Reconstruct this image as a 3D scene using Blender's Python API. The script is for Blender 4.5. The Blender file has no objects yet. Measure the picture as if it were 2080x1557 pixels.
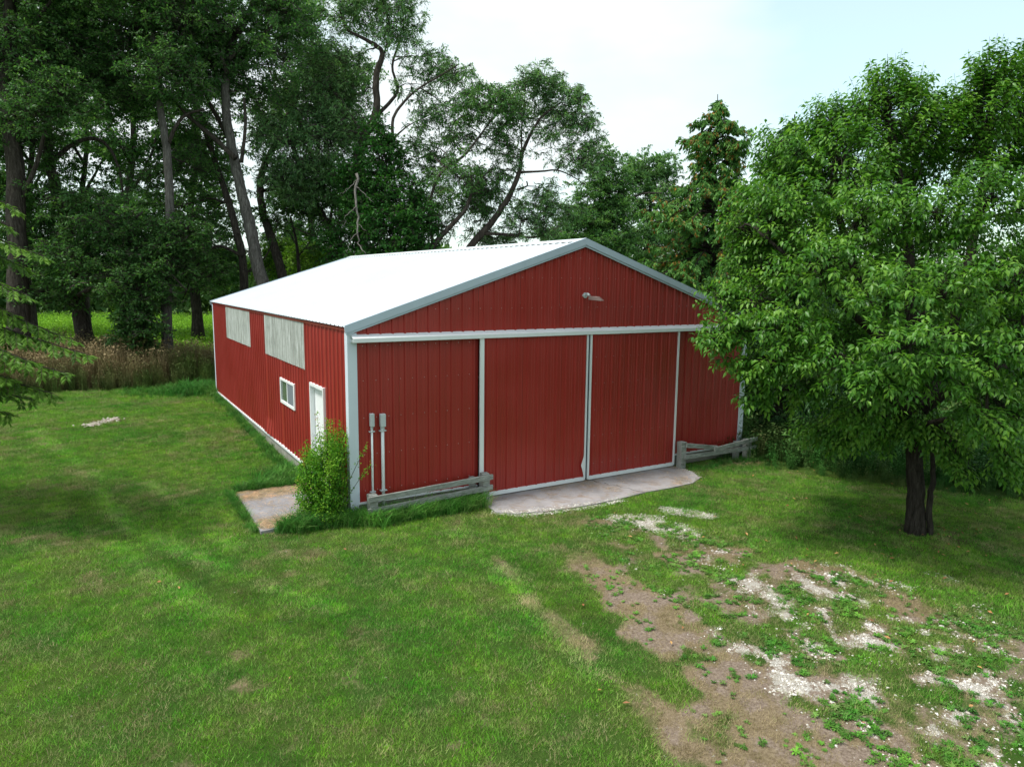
import bpy, math, random
import numpy as np
from mathutils import Vector, Matrix

random.seed(7)
rng = np.random.default_rng(7)
sc = bpy.context.scene
COL = sc.collection

# ------------------------------------------------------------------ camera
CAM = np.array([-3.8116, -11.6938, 4.1220])
YAW, PITCH, ROLL, FPX = math.radians(31.106), math.radians(-8.1654), math.radians(0.6357), 1442.47
FW = np.array([math.sin(YAW) * math.cos(PITCH), math.cos(YAW) * math.cos(PITCH), math.sin(PITCH)])
_r = np.array([math.cos(YAW), -math.sin(YAW), 0.0])
_u = np.cross(_r, FW)
RT = _r * math.cos(ROLL) + _u * math.sin(ROLL)
UP = -_r * math.sin(ROLL) + _u * math.cos(ROLL)
cd = bpy.data.cameras.new('camera')
cam = bpy.data.objects.new('camera', cd)
COL.objects.link(cam)
cd.sensor_width = 36.0
cd.lens = 36.0 * FPX / 2080.0
cd.clip_end = 1500.0
cam.matrix_world = Matrix(((RT[0], UP[0], -FW[0], CAM[0]), (RT[1], UP[1], -FW[1], CAM[1]),
                           (RT[2], UP[2], -FW[2], CAM[2]), (0, 0, 0, 1)))
sc.camera = cam

# ------------------------------------------------------------------ world and sun
SUN_DIR = Vector((-0.46, 0.12, 0.87)).normalized()
SUN_EL = math.asin(SUN_DIR.z)
world = bpy.data.worlds.new('World')
sc.world = world
world.use_nodes = True
wn, wl = world.node_tree.nodes, world.node_tree.links
wn.clear()
w_out = wn.new('ShaderNodeOutputWorld')
w_bg = wn.new('ShaderNodeBackground')
w_sky = wn.new('ShaderNodeTexSky')
w_sky.sky_type = 'NISHITA'
w_sky.sun_disc = False
w_sky.sun_elevation = SUN_EL
w_sky.sun_rotation = math.atan2(SUN_DIR.x, SUN_DIR.y)
w_co = wn.new('ShaderNodeTexCoord')
w_map = wn.new('ShaderNodeMapping')
w_map.inputs['Scale'].default_value = (1.0, 1.0, 2.6)
w_no = wn.new('ShaderNodeTexNoise')
w_no.inputs['Scale'].default_value = 1.7
w_no.inputs['Detail'].default_value = 5
w_no.inputs['Roughness'].default_value = 0.5
w_ra = wn.new('ShaderNodeValToRGB')
w_ra.color_ramp.elements[0].position = 0.40
w_ra.color_ramp.elements[0].color = (0.48, 0.48, 0.48, 1)
w_ra.color_ramp.elements[1].position = 0.60
w_ra.color_ramp.elements[1].color = (1, 1, 1, 1)
w_mix = wn.new('ShaderNodeMix')
w_mix.data_type = 'RGBA'
w_mul = wn.new('ShaderNodeMix')
w_mul.data_type = 'RGBA'
w_mul.blend_type = 'MULTIPLY'
w_mul.inputs[0].default_value = 1.0
w_mul.inputs[7].default_value = (1.6, 2.0, 1.6, 1)
wl.new(w_co.outputs['Generated'], w_map.inputs[0])
wl.new(w_map.outputs[0], w_no.inputs['Vector'])
wl.new(w_no.outputs['Fac'], w_ra.inputs[0])
wl.new(w_ra.outputs[0], w_mix.inputs[0])
wl.new(w_sky.outputs[0], w_mul.inputs[6])
wl.new(w_mul.outputs[2], w_mix.inputs[6])
w_mix.inputs[7].default_value = (6.3, 6.8, 6.9, 1)
wl.new(w_mix.outputs[2], w_bg.inputs[0])
w_bg.inputs[1].default_value = 0.1
wl.new(w_bg.outputs[0], w_out.inputs[0])

sd = bpy.data.lights.new('sun', 'SUN')
sun = bpy.data.objects.new('sun', sd)
COL.objects.link(sun)
sd.energy = 2.9
sd.angle = math.radians(12)
sd.color = (1.0, 0.965, 0.90)
sun.location = (0, 0, 30)
sun.rotation_euler = (-SUN_DIR).to_track_quat('-Z', 'Y').to_euler()

sc.render.engine = 'CYCLES'
sc.view_settings.view_transform = 'Standard'
sc.view_settings.look = 'None'
sc.view_settings.exposure = 0.7
sc.view_settings.gamma = 1.0
sc.view_settings.use_curve_mapping = False
sc.cycles.max_bounces = 7
sc.cycles.diffuse_bounces = 3
sc.cycles.transmission_bounces = 4
sc.cycles.sample_clamp_indirect = 6.0

# ------------------------------------------------------------------ small helpers
def at(u, v, d):
    """A point seen at picture position u, v at d metres in front of the camera plane (used while surveying the trees)."""
    return CAM + d * (FW + RT * (u - 1040.0) / FPX - UP * (v - 778.5) / FPX)

def tag(o, label=None, cat=None, group=None, kind=None):
    if label: o['label'] = label
    if cat: o['category'] = cat
    if group: o['group'] = group
    if kind: o['kind'] = kind
    return o

def empty(name, loc=(0, 0, 0)):
    o = bpy.data.objects.new(name, None)
    o.location = loc
    o.empty_display_size = 0.3
    COL.objects.link(o)
    return o

def link(name, me, mat=None, parent=None, loc=None):
    o = bpy.data.objects.new(name, me)
    if mat and not me.materials:
        me.materials.append(mat)
    COL.objects.link(o)
    if parent is not None:
        o.parent = parent
        pl = Vector(parent.location)
        pp = parent.parent
        while pp is not None:
            pl += Vector(pp.location); pp = pp.parent
        o.location = (Vector(loc) if loc is not None else Vector((0, 0, 0))) - pl
    elif loc is not None:
        o.location = loc
    return o

class MB:
    """Collects boxes, prisms and tubes; build() links them as one mesh object (world coordinates)."""
    def __init__(s): s.v = []; s.f = []
    def add(s, vs, fs):
        n = len(s.v)
        s.v += [tuple(float(c) for c in p) for p in vs]
        s.f += [tuple(i + n for i in f) for f in fs]
        return s
    def box(s, a, b):
        x0, y0, z0 = a; x1, y1, z1 = b
        return s.add([(x0,y0,z0),(x1,y0,z0),(x1,y1,z0),(x0,y1,z0),(x0,y0,z1),(x1,y0,z1),(x1,y1,z1),(x0,y1,z1)],
                     [(0,3,2,1),(4,5,6,7),(0,1,5,4),(1,2,6,5),(2,3,7,6),(3,0,4,7)])
    def beam(s, p, q, w, h, nseg=1, jit=0.0, up=(0, 0, 1)):
        """Rectangular beam from p to q, w wide, h high, with slightly uneven sections."""
        p, q, up = Vector(p), Vector(q), Vector(up)
        d = (q - p).normalized(); sx = d.cross(up).normalized(); sy = sx.cross(d).normalized()
        vs = []; fs = []
        for i in range(nseg + 1):
            c = p.lerp(q, i / nseg)
            for a, b in ((-1,-1),(1,-1),(1,1),(-1,1)):
                vs.append(c + sx*(a*w/2 + random.uniform(-jit, jit)) + sy*(b*h/2 + random.uniform(-jit, jit)))
        for i in range(nseg):
            for k in range(4):
                a = i*4+k; b = i*4+(k+1)%4
                fs.append((a, b, b+4, a+4))
        fs.append((3,2,1,0)); n = nseg*4; fs.append((n,n+1,n+2,n+3))
        return s.add(vs, fs)
    def prism_x(s, prof, x0, x1):
        """Closed profile in y,z pushed along x."""
        n = len(prof)
        vs = [(x0, y, z) for y, z in prof] + [(x1, y, z) for y, z in prof]
        fs = [(i, (i+1) % n, (i+1) % n + n, i+n) for i in range(n)]
        fs += [tuple(range(n-1, -1, -1)), tuple(range(n, 2*n))]
        return s.add(vs, fs)
    def tube(s, pts, rad, sides=10, cap=True):
        pts = [Vector(p) for p in pts]
        base = len(s.v); vs = []; fs = []
        ref = Vector((0.31, 0.17, 0.93))
        for i, p in enumerate(pts):
            t = (pts[min(i+1, len(pts)-1)] - pts[max(i-1, 0)]).normalized()
            if abs(t.dot(ref)) > 0.95: ref = Vector((0.93, 0.2, 0.1))
            a = t.cross(ref).normalized(); b = t.cross(a)
            r = rad[i] if hasattr(rad, '__len__') else rad
            for k in range(sides):
                th = 2*math.pi*k/sides
                vs.append(p + a*math.cos(th)*r + b*math.sin(th)*r)
        for i in range(len(pts)-1):
            for k in range(sides):
                a = i*sides+k; b = i*sides+(k+1) % sides
                fs.append((a, b, b+sides, a+sides))
        if cap:
            fs.append(tuple(range(sides-1, -1, -1)))
            n = (len(pts)-1)*sides
            fs.append(tuple(range(n, n+sides)))
        return s.add(vs, fs)
    def build(s, name, mat, parent=None, bevel=0.0, smooth=False):
        me = bpy.data.meshes.new(name)
        me.from_pydata(s.v, [], s.f)
        me.update()
        if smooth:
            me.shade_smooth()
        o = link(name, me, mat, parent)
        if bevel:
            m = o.modifiers.new('bevel', 'BEVEL'); m.width = bevel; m.segments = 2; m.limit_method = 'ANGLE'
        return o

def big_mesh(name, V, F, attrs=None, smooth=False):
    """Mesh from arrays: V (n,3), F (m,k) with k corners per face."""
    me = bpy.data.meshes.new(name)
    V = np.ascontiguousarray(V, dtype=np.float32); F = np.ascontiguousarray(F, dtype=np.int32)
    m, k = F.shape
    me.vertices.add(len(V)); me.vertices.foreach_set('co', V.ravel())
    me.loops.add(m*k); me.loops.foreach_set('vertex_index', F.ravel())
    me.polygons.add(m)
    me.polygons.foreach_set('loop_start', np.arange(0, m*k, k, dtype=np.int32))
    me.polygons.foreach_set('loop_total', np.full(m, k, dtype=np.int32))
    if smooth:
        me.polygons.foreach_set('use_smooth', np.ones(m, dtype=bool))
    for an, arr in (attrs or {}).items():
        at_ = me.attributes.new(an, 'FLOAT', 'POINT')
        at_.data.foreach_set('value', np.ascontiguousarray(arr, dtype=np.float32))
    me.update(calc_edges=True)
    return me

_perm = np.random.default_rng(3).random((256, 256))
def vnoise(x, y, scale, seed=0):
    x = x*scale + seed*17.31; y = y*scale + seed*9.77
    xi = np.floor(x).astype(int); yi = np.floor(y).astype(int)
    fx = x-xi; fy = y-yi
    fx = fx*fx*(3-2*fx); fy = fy*fy*(3-2*fy)
    g = lambda a, b: _perm[a & 255, b & 255]
    return (g(xi,yi)*(1-fx)+g(xi+1,yi)*fx)*(1-fy) + (g(xi,yi+1)*(1-fx)+g(xi+1,yi+1)*fx)*fy
def fbm(x, y, scale, seed=0, octs=4):
    t = 0; a = 0.5; n = 0
    for o in range(octs):
        t = t + a*vnoise(x, y, scale*2**o, seed+o*5); n += a; a *= 0.5
    return t/n
def sstep(a, b, x):
    t = np.clip((x-a)/(b-a), 0, 1)
    return t*t*(3-2*t)

# ------------------------------------------------------------------ materials
def new_mat(name):
    m = bpy.data.materials.new(name); m.use_nodes = True
    return m, m.node_tree.nodes, m.node_tree.links, m.node_tree.nodes['Principled BSDF']
def noise(n, l, scale, detail=4, vec=None, rough=0.55, dist=0.0):
    t = n.new('ShaderNodeTexNoise'); t.inputs['Scale'].default_value = scale
    t.inputs['Detail'].default_value = detail; t.inputs['Roughness'].default_value = rough
    t.inputs['Distortion'].default_value = dist
    if vec is not None: l.new(vec, t.inputs['Vector'])
    return t
def ramp(n, l, src, stops):
    r = n.new('ShaderNodeValToRGB')
    e = r.color_ramp.elements
    while len(e) < len(stops): e.new(0.5)
    for k, (p, c) in enumerate(stops):
        e[k].position = p
        e[k].color = (c, c, c, 1) if isinstance(c, (int, float)) else tuple(c) + (1,)
    l.new(src, r.inputs[0])
    return r
def mixc(n, l, fac, a, b, mode='MIX'):
    x = n.new('ShaderNodeMix'); x.data_type = 'RGBA'; x.blend_type = mode
    for sock, val in ((x.inputs[0], fac), (x.inputs[6], a), (x.inputs[7], b)):
        if hasattr(val, 'links') or hasattr(val, 'is_linked'): l.new(val, sock)
        elif isinstance(val, (int, float)): sock.default_value = val
        else: sock.default_value = tuple(val) + (1,)
    return x.outputs[2]
def pos(n):
    return n.new('ShaderNodeNewGeometry').outputs['Position']
def mapped(n, l, scale):
    m = n.new('ShaderNodeMapping'); m.inputs['Scale'].default_value = scale
    l.new(pos(n), m.inputs[0]); return m.outputs[0]
def bump(n, l, b, h, strength=0.3, dist=0.01):
    x = n.new('ShaderNodeBump'); x.inputs['Strength'].default_value = strength
    x.inputs['Distance'].default_value = dist
    l.new(h, x.inputs['Height']); l.new(x.outputs[0], b.inputs['Normal'])

def painted_metal(name, col, dirt=0.25, rough=0.45, dirtcol=(0.16, 0.13, 0.10), spec=0.45, vary=0.12):
    m, n, l, b = new_mat(name)
    big = noise(n, l, 0.9, 5, pos(n))
    streak = noise(n, l, 6.0, 4, mapped(n, l, (1.0, 1.0, 0.06)))
    fine = noise(n, l, 60.0, 3, pos(n))
    c2 = tuple(min(1, c*(1+vary)) for c in col); c1 = tuple(c*(1-vary) for c in col)
    base = mixc(n, l, ramp(n, l, big.outputs[0], [(0.35, 0.0), (0.65, 1.0)]).outputs[0], c1, c2)
    d = mixc(n, l, ramp(n, l, streak.outputs[0], [(0.5, 0.0), (0.8, dirt)]).outputs[0], base, dirtcol)
    d = mixc(n, l, ramp(n, l, fine.outputs[0], [(0.6, 0.0), (0.85, dirt*0.5)]).outputs[0], d, dirtcol)
    l.new(d, b.inputs['Base Color'])
    r = ramp(n, l, big.outputs[0], [(0.3, rough-0.07), (0.7, rough+0.1)])
    l.new(r.outputs[0], b.inputs['Roughness'])
    b.inputs['Specular IOR Level'].default_value = spec
    warp = noise(n, l, 2.2, 2, mapped(n, l, (1, 1, 0.6)))
    bump(n, l, b, warp.outputs[0], 0.25, 0.02)
    return m

M = {}
M['red'] = painted_metal('red_painted_steel', (0.31, 0.025, 0.019), dirt=0.02, rough=0.36, dirtcol=(0.16, 0.07, 0.055), spec=0.5, vary=0.06)
M['roof'] = painted_metal('white_painted_roof_steel', (0.62, 0.66, 0.69), dirt=0.06, rough=0.42, dirtcol=(0.45, 0.46, 0.44), vary=0.02)
M['trim'] = painted_metal('white_trim_steel', (0.74, 0.76, 0.78), dirt=0.12, rough=0.45, dirtcol=(0.35, 0.34, 0.31), vary=0.03)
M['rake'] = painted_metal('grey_blue_rake_steel', (0.43, 0.50, 0.58), dirt=0.15, rough=0.5, dirtcol=(0.22, 0.25, 0.27), vary=0.05)
M['corner'] = painted_metal('pale_corner_steel', (0.60, 0.66, 0.74), dirt=0.12, rough=0.45, dirtcol=(0.3, 0.32, 0.32), vary=0.04)
M['vinyl'] = painted_metal('white_vinyl', (0.82, 0.83, 0.84), dirt=0.05, rough=0.35, vary=0.02)
M['lamp'] = painted_metal('bronze_lamp_metal', (0.13, 0.085, 0.075), dirt=0.15, rough=0.45)
M['galv'] = painted_metal('galvanised_steel', (0.50, 0.53, 0.55), dirt=0.2, rough=0.4, dirtcol=(0.3, 0.3, 0.3))

def mk_fiberglass():
    m, n, l, b = new_mat('weathered_fibreglass')
    a = noise(n, l, 9.0, 6, mapped(n, l, (1, 1, 0.35)), 0.7)
    f = noise(n, l, 45.0, 4, pos(n), 0.7)
    s = noise(n, l, 22.0, 3, mapped(n, l, (1, 1, 0.03)), 0.7)
    c = ramp(n, l, a.outputs[0], [(0.3, (0.22, 0.24, 0.22)), (0.48, (0.42, 0.44, 0.42)), (0.7, (0.58, 0.60, 0.59))])
    c2 = mixc(n, l, ramp(n, l, f.outputs[0], [(0.5, 0.0), (0.75, 0.7)]).outputs[0], c.outputs[0], (0.22, 0.25, 0.21))
    c3 = mixc(n, l, ramp(n, l, s.outputs[0], [(0.44, 0.0), (0.62, 0.75)]).outputs[0], c2, (0.17, 0.18, 0.15))
    l.new(c3, b.inputs['Base Color']); b.inputs['Roughness'].default_value = 0.7
    return m
M['fibre'] = mk_fiberglass()

def mk_concrete(name, tint=(1, 1, 1), stain=(0.20, 0.13, 0.08), amt=0.75):
    m, n, l, b = new_mat(name)
    a = noise(n, l, 1.6, 6, pos(n), 0.65)
    f = noise(n, l, 70.0, 4, pos(n), 0.7)
    st = noise(n, l, 2.6, 7, pos(n), 0.72, 0.6)
    c = ramp(n, l, a.outputs[0], [(0.3, tuple(0.20*t for t in tint)), (0.55, tuple(0.30*t for t in tint)), (0.8, tuple(0.38*t for t in tint))])
    c2 = mixc(n, l, ramp(n, l, f.outputs[0], [(0.45, 0.0), (0.8, 0.6)]).outputs[0], c.outputs[0], (0.16, 0.15, 0.14))
    c3 = mixc(n, l, ramp(n, l, st.outputs[0], [(0.5, 0.0), (0.68, amt)]).outputs[0], c2, stain)
    l.new(c3, b.inputs['Base Color']); b.inputs['Roughness'].default_value = 0.9
    bump(n, l, b, f.outputs[0], 0.5, 0.006)
    return m
M['concrete'] = mk_concrete('apron_concrete', (1.12, 1.04, 1.06))
M['pad'] = mk_concrete('pad_concrete', (0.8, 0.78, 0.84), (0.30, 0.22, 0.15), 0.6)
M['found'] = mk_concrete('foundation_concrete', (1.1, 1.06, 0.92), (0.16, 0.15, 0.11), 0.7)

def mk_wood(name, c0, c1, c2):
    m, n, l, b = new_mat(name)
    g = noise(n, l, 14.0, 6, mapped(n, l, (0.45, 6.0, 6.0)), 0.7)
    k = noise(n, l, 3.0, 5, pos(n), 0.6)
    c = ramp(n, l, g.outputs[0], [(0.32, c0), (0.5, c1), (0.7, c2)])
    x = mixc(n, l, ramp(n, l, k.outputs[0], [(0.5, 0.0), (0.75, 0.6)]).outputs[0], c.outputs[0], (0.10, 0.105, 0.085))
    l.new(x, b.inputs['Base Color']); b.inputs['Roughness'].default_value = 0.9
    bump(n, l, b, g.outputs[0], 0.6, 0.01)
    return m
M['wood'] = mk_wood('weathered_grey_wood', (0.09, 0.085, 0.075), (0.26, 0.27, 0.25), (0.42, 0.43, 0.40))
M['skirt'] = mk_wood('dull_skirt_board', (0.07, 0.065, 0.05), (0.16, 0.155, 0.125), (0.26, 0.25, 0.21))

def mk_glass(name, col):
    m, n, l, b = new_mat(name)
    b.inputs['Base Color'].default_value = tuple(col) + (1,)
    b.inputs['Roughness'].default_value = 0.08
    b.inputs['Specular IOR Level'].default_value = 0.8
    return m
M['glass'] = mk_glass('window_glass', (0.10, 0.13, 0.10))
M['screen'] = mk_glass('insect_screen', (0.16, 0.18, 0.21)); M['screen'].node_tree.nodes['Principled BSDF'].inputs['Roughness'].default_value = 0.6
M['dark'] = mk_glass('dark_void', (0.02, 0.02, 0.02)); M['dark'].node_tree.nodes['Principled BSDF'].inputs['Roughness'].default_value = 0.9
M['lens'] = mk_glass('lamp_lens', (0.55, 0.56, 0.56))

def mk_bark(name, c0, c1, c2, sc_=1.0):
    m, n, l, b = new_mat(name)
    g = noise(n, l, 9.0*sc_, 6, mapped(n, l, (1.6, 1.6, 0.22)), 0.75, 0.4)
    k = noise(n, l, 1.2, 4, pos(n))
    c = ramp(n, l, g.outputs[0], [(0.35, c0), (0.52, c1), (0.72, c2)])
    x = mixc(n, l, ramp(n, l, k.outputs[0], [(0.45, 0.0), (0.75, 0.5)]).outputs[0], c.outputs[0], tuple(0.6*t for t in c1))
    l.new(x, b.inputs['Base Color']); b.inputs['Roughness'].default_value = 0.95
    b.inputs['Specular IOR Level'].default_value = 0.15
    bump(n, l, b, g.outputs[0], 1.0, 0.06)
    return m
M['bark'] = mk_bark('dark_furrowed_bark', (0.018, 0.015, 0.012), (0.055, 0.046, 0.038), (0.12, 0.105, 0.09))
M['bark_brown'] = mk_bark('brown_upper_bark', (0.022, 0.018, 0.015), (0.065, 0.052, 0.043), (0.13, 0.105, 0.088))
M['bark_grey'] = mk_bark('pale_grey_bark', (0.04, 0.037, 0.033), (0.11, 0.102, 0.092), (0.21, 0.20, 0.18))
M['bark_near'] = mk_bark('near_tree_bark', (0.016, 0.013, 0.010), (0.045, 0.037, 0.030), (0.09, 0.077, 0.065), 1.6)
M['dead'] = mk_bark('dead_branch_wood', (0.10, 0.09, 0.08), (0.22, 0.2, 0.18), (0.34, 0.32, 0.3))

def leaf_mat(name, c0, c1, c2, trans=0.3, rough=0.5, spec=0.18, instanced=False, attr='tint'):
    """Leaf: hue varies with a per-leaf value; part of the light passes through."""
    m, n, l, b = new_mat(name)
    a = n.new('ShaderNodeAttribute'); a.attribute_name = attr
    if instanced: a.attribute_type = 'INSTANCER'
    k = noise(n, l, 0.6, 3, pos(n))
    add = n.new('ShaderNodeMath'); add.operation = 'MULTIPLY_ADD'
    l.new(k.outputs[0], add.inputs[0]); add.inputs[1].default_value = 0.5
    sub = n.new('ShaderNodeMath'); sub.operation = 'SUBTRACT'
    l.new(a.outputs['Fac'], sub.inputs[0]); sub.inputs[1].default_value = 0.25
    l.new(sub.outputs[0], add.inputs[2])
    ic = n.new('ShaderNodeAttribute'); ic.attribute_name = 'clump'; ic.attribute_type = 'INSTANCER'
    a2 = n.new('ShaderNodeMath'); a2.operation = 'ADD'; l.new(add.outputs[0], a2.inputs[0]); l.new(ic.outputs['Fac'], a2.inputs[1])
    c = ramp(n, l, a2.outputs[0], [(0.05, c0), (0.5, c1), (0.95, c2)])
    l.new(c.outputs[0], b.inputs['Base Color'])
    b.inputs['Roughness'].default_value = rough
    b.inputs['Specular IOR Level'].default_value = spec
    t = n.new('ShaderNodeBsdfTranslucent')
    l.new(mixc(n, l, 1.0, c.outputs[0], (1.25, 1.35, 0.7), 'MULTIPLY'), t.inputs[0])
    x = n.new('ShaderNodeMixShader'); x.inputs[0].default_value = trans
    l.new(b.outputs[0], x.inputs[1]); l.new(t.outputs[0], x.inputs[2])
    l.new(x.outputs[0], n['Material Output'].inputs[0])
    return m
M['leaf_near'] = leaf_mat('glossy_cherry_leaf', (0.028, 0.100, 0.012), (0.072, 0.200, 0.022), (0.18, 0.34, 0.045), 0.34, 0.40, 0.28)
M['leaf_dark'] = leaf_mat('dark_elm_leaf', (0.034, 0.100, 0.026), (0.068, 0.165, 0.044), (0.14, 0.26, 0.07), 0.42)
M['leaf_mid'] = leaf_mat('mid_green_leaf', (0.045, 0.13, 0.038), (0.090, 0.21, 0.060), (0.17, 0.31, 0.09), 0.45)
M['leaf_willow'] = leaf_mat('willow_leaf', (0.07, 0.165, 0.062), (0.13, 0.26, 0.10), (0.22, 0.37, 0.14), 0.42)
M['leaf_vine'] = leaf_mat('vine_leaf', (0.015, 0.075, 0.012), (0.030, 0.12, 0.018), (0.07, 0.19, 0.03), 0.3)
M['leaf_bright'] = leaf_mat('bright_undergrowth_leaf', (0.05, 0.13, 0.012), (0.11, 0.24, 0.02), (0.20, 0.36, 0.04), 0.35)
M['leaf_bush'] = leaf_mat('shrub_leaf', (0.04, 0.16, 0.014), (0.11, 0.29, 0.022), (0.24, 0.42, 0.04), 0.35)
M['needle'] = leaf_mat('conifer_needle', (0.018, 0.060, 0.022), (0.036, 0.100, 0.034), (0.075, 0.155, 0.045), 0.2)
M['needle_light'] = leaf_mat('soft_green_conifer_needle', (0.040, 0.13, 0.026), (0.080, 0.21, 0.042), (0.15, 0.29, 0.055), 0.3)
M['needle_left'] = leaf_mat('soft_conifer_needle', (0.05, 0.12, 0.02), (0.11, 0.23, 0.03), (0.20, 0.35, 0.05), 0.4)
M['cone'] = leaf_mat('orange_cone', (0.16, 0.07, 0.02), (0.30, 0.14, 0.03), (0.42, 0.24, 0.05), 0.1)
M['fallen'] = leaf_mat('fallen_leaf', (0.20, 0.08, 0.04), (0.32, 0.14, 0.06), (0.45, 0.26, 0.10), 0.1, instanced=True)
M['far'] = leaf_mat('far_wood_leaf', (0.03, 0.08, 0.02), (0.06, 0.13, 0.035), (0.11, 0.2, 0.05), 0.3)

def mk_blade(name, green0, green1, dry0, dry1, trans=0.25):
    """Grass: hue from the wide world-space drift of the lawn, dryness from the clump."""
    m, n, l, b = new_mat(name)
    a = n.new('ShaderNodeAttribute'); a.attribute_name = 'dry'; a.attribute_type = 'INSTANCER'
    t_ = n.new('ShaderNodeAttribute'); t_.attribute_name = 'tint'; t_.attribute_type = 'INSTANCER'
    k = noise(n, l, 0.55, 4, pos(n), 0.6)
    g = mixc(n, l, ramp(n, l, k.outputs[0], [(0.38, 0.0), (0.62, 1.0)]).outputs[0], green0, green1)
    k2 = noise(n, l, 4.5, 4, pos(n), 0.7)
    g = mixc(n, l, 1.0, g, ramp(n, l, k2.outputs[0], [(0.30, (0.50, 0.62, 0.6)), (0.5, (1, 1, 1)), (0.70, (1.55, 1.28, 1.2))]).outputs[0], 'MULTIPLY')
    d = mixc(n, l, t_.outputs['Fac'], dry0, dry1)
    c = mixc(n, l, a.outputs['Fac'], g, d)
    v = ramp(n, l, t_.outputs['Fac'], [(0.0, 0.50), (1.0, 1.42)])
    c = mixc(n, l, 1.0, c, v.outputs[0], 'MULTIPLY')
    l.new(c, b.inputs['Base Color'])
    b.inputs['Roughness'].default_value = 0.6; b.inputs['Specular IOR Level'].default_value = 0.12
    t = n.new('ShaderNodeBsdfTranslucent'); l.new(c, t.inputs[0])
    x = n.new('ShaderNodeMixShader'); x.inputs[0].default_value = trans
    l.new(b.outputs[0], x.inputs[1]); l.new(t.outputs[0], x.inputs[2])
    l.new(x.outputs[0], n['Material Output'].inputs[0])
    return m
M['blade'] = mk_blade('lawn_blade', (0.078, 0.320, 0.018), (0.165, 0.400, 0.024), (0.30, 0.25, 0.11), (0.42, 0.33, 0.20))
M['deadblade'] = mk_blade('dead_lawn_blade', (0.20, 0.19, 0.08), (0.32, 0.27, 0.14), (0.30, 0.25, 0.12), (0.42, 0.33, 0.20))
M['tallblade'] = mk_blade('tall_grass_blade', (0.045, 0.20, 0.028), (0.085, 0.26, 0.035), (0.2, 0.2, 0.08), (0.3, 0.26, 0.14))
M['brownweed'] = mk_blade('brown_weed_stalk', (0.05, 0.09, 0.02), (0.07, 0.12, 0.025), (0.26, 0.18, 0.09), (0.42, 0.31, 0.18))
M['greenweed'] = mk_blade('green_weed', (0.025, 0.10, 0.018), (0.05, 0.15, 0.026), (0.16, 0.17, 0.05), (0.26, 0.21, 0.10))
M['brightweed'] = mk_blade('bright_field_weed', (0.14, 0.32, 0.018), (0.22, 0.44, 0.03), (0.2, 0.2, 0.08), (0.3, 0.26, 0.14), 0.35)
M['clover'] = mk_blade('broad_weed_leaf', (0.05, 0.19, 0.022), (0.10, 0.26, 0.03), (0.16, 0.16, 0.06), (0.2, 0.18, 0.1), 0.2)
M['straw'] = mk_blade('dry_clippings', (0.50, 0.37, 0.22), (0.56, 0.42, 0.27), (0.36, 0.22, 0.12), (0.42, 0.30, 0.18), 0.1)

def mk_stone():
    m, n, l, b = new_mat('pale_limestone_chip')
    t_ = n.new('ShaderNodeAttribute'); t_.attribute_name = 'tint'; t_.attribute_type = 'INSTANCER'
    c = ramp(n, l, t_.outputs['Fac'], [(0.0, (0.28, 0.23, 0.19)), (0.4, (0.50, 0.46, 0.41)), (1.0, (0.74, 0.71, 0.67))])
    l.new(c.outputs[0], b.inputs['Base Color']); b.inputs['Roughness'].default_value = 0.9
    return m
M['stone'] = mk_stone()

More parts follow.
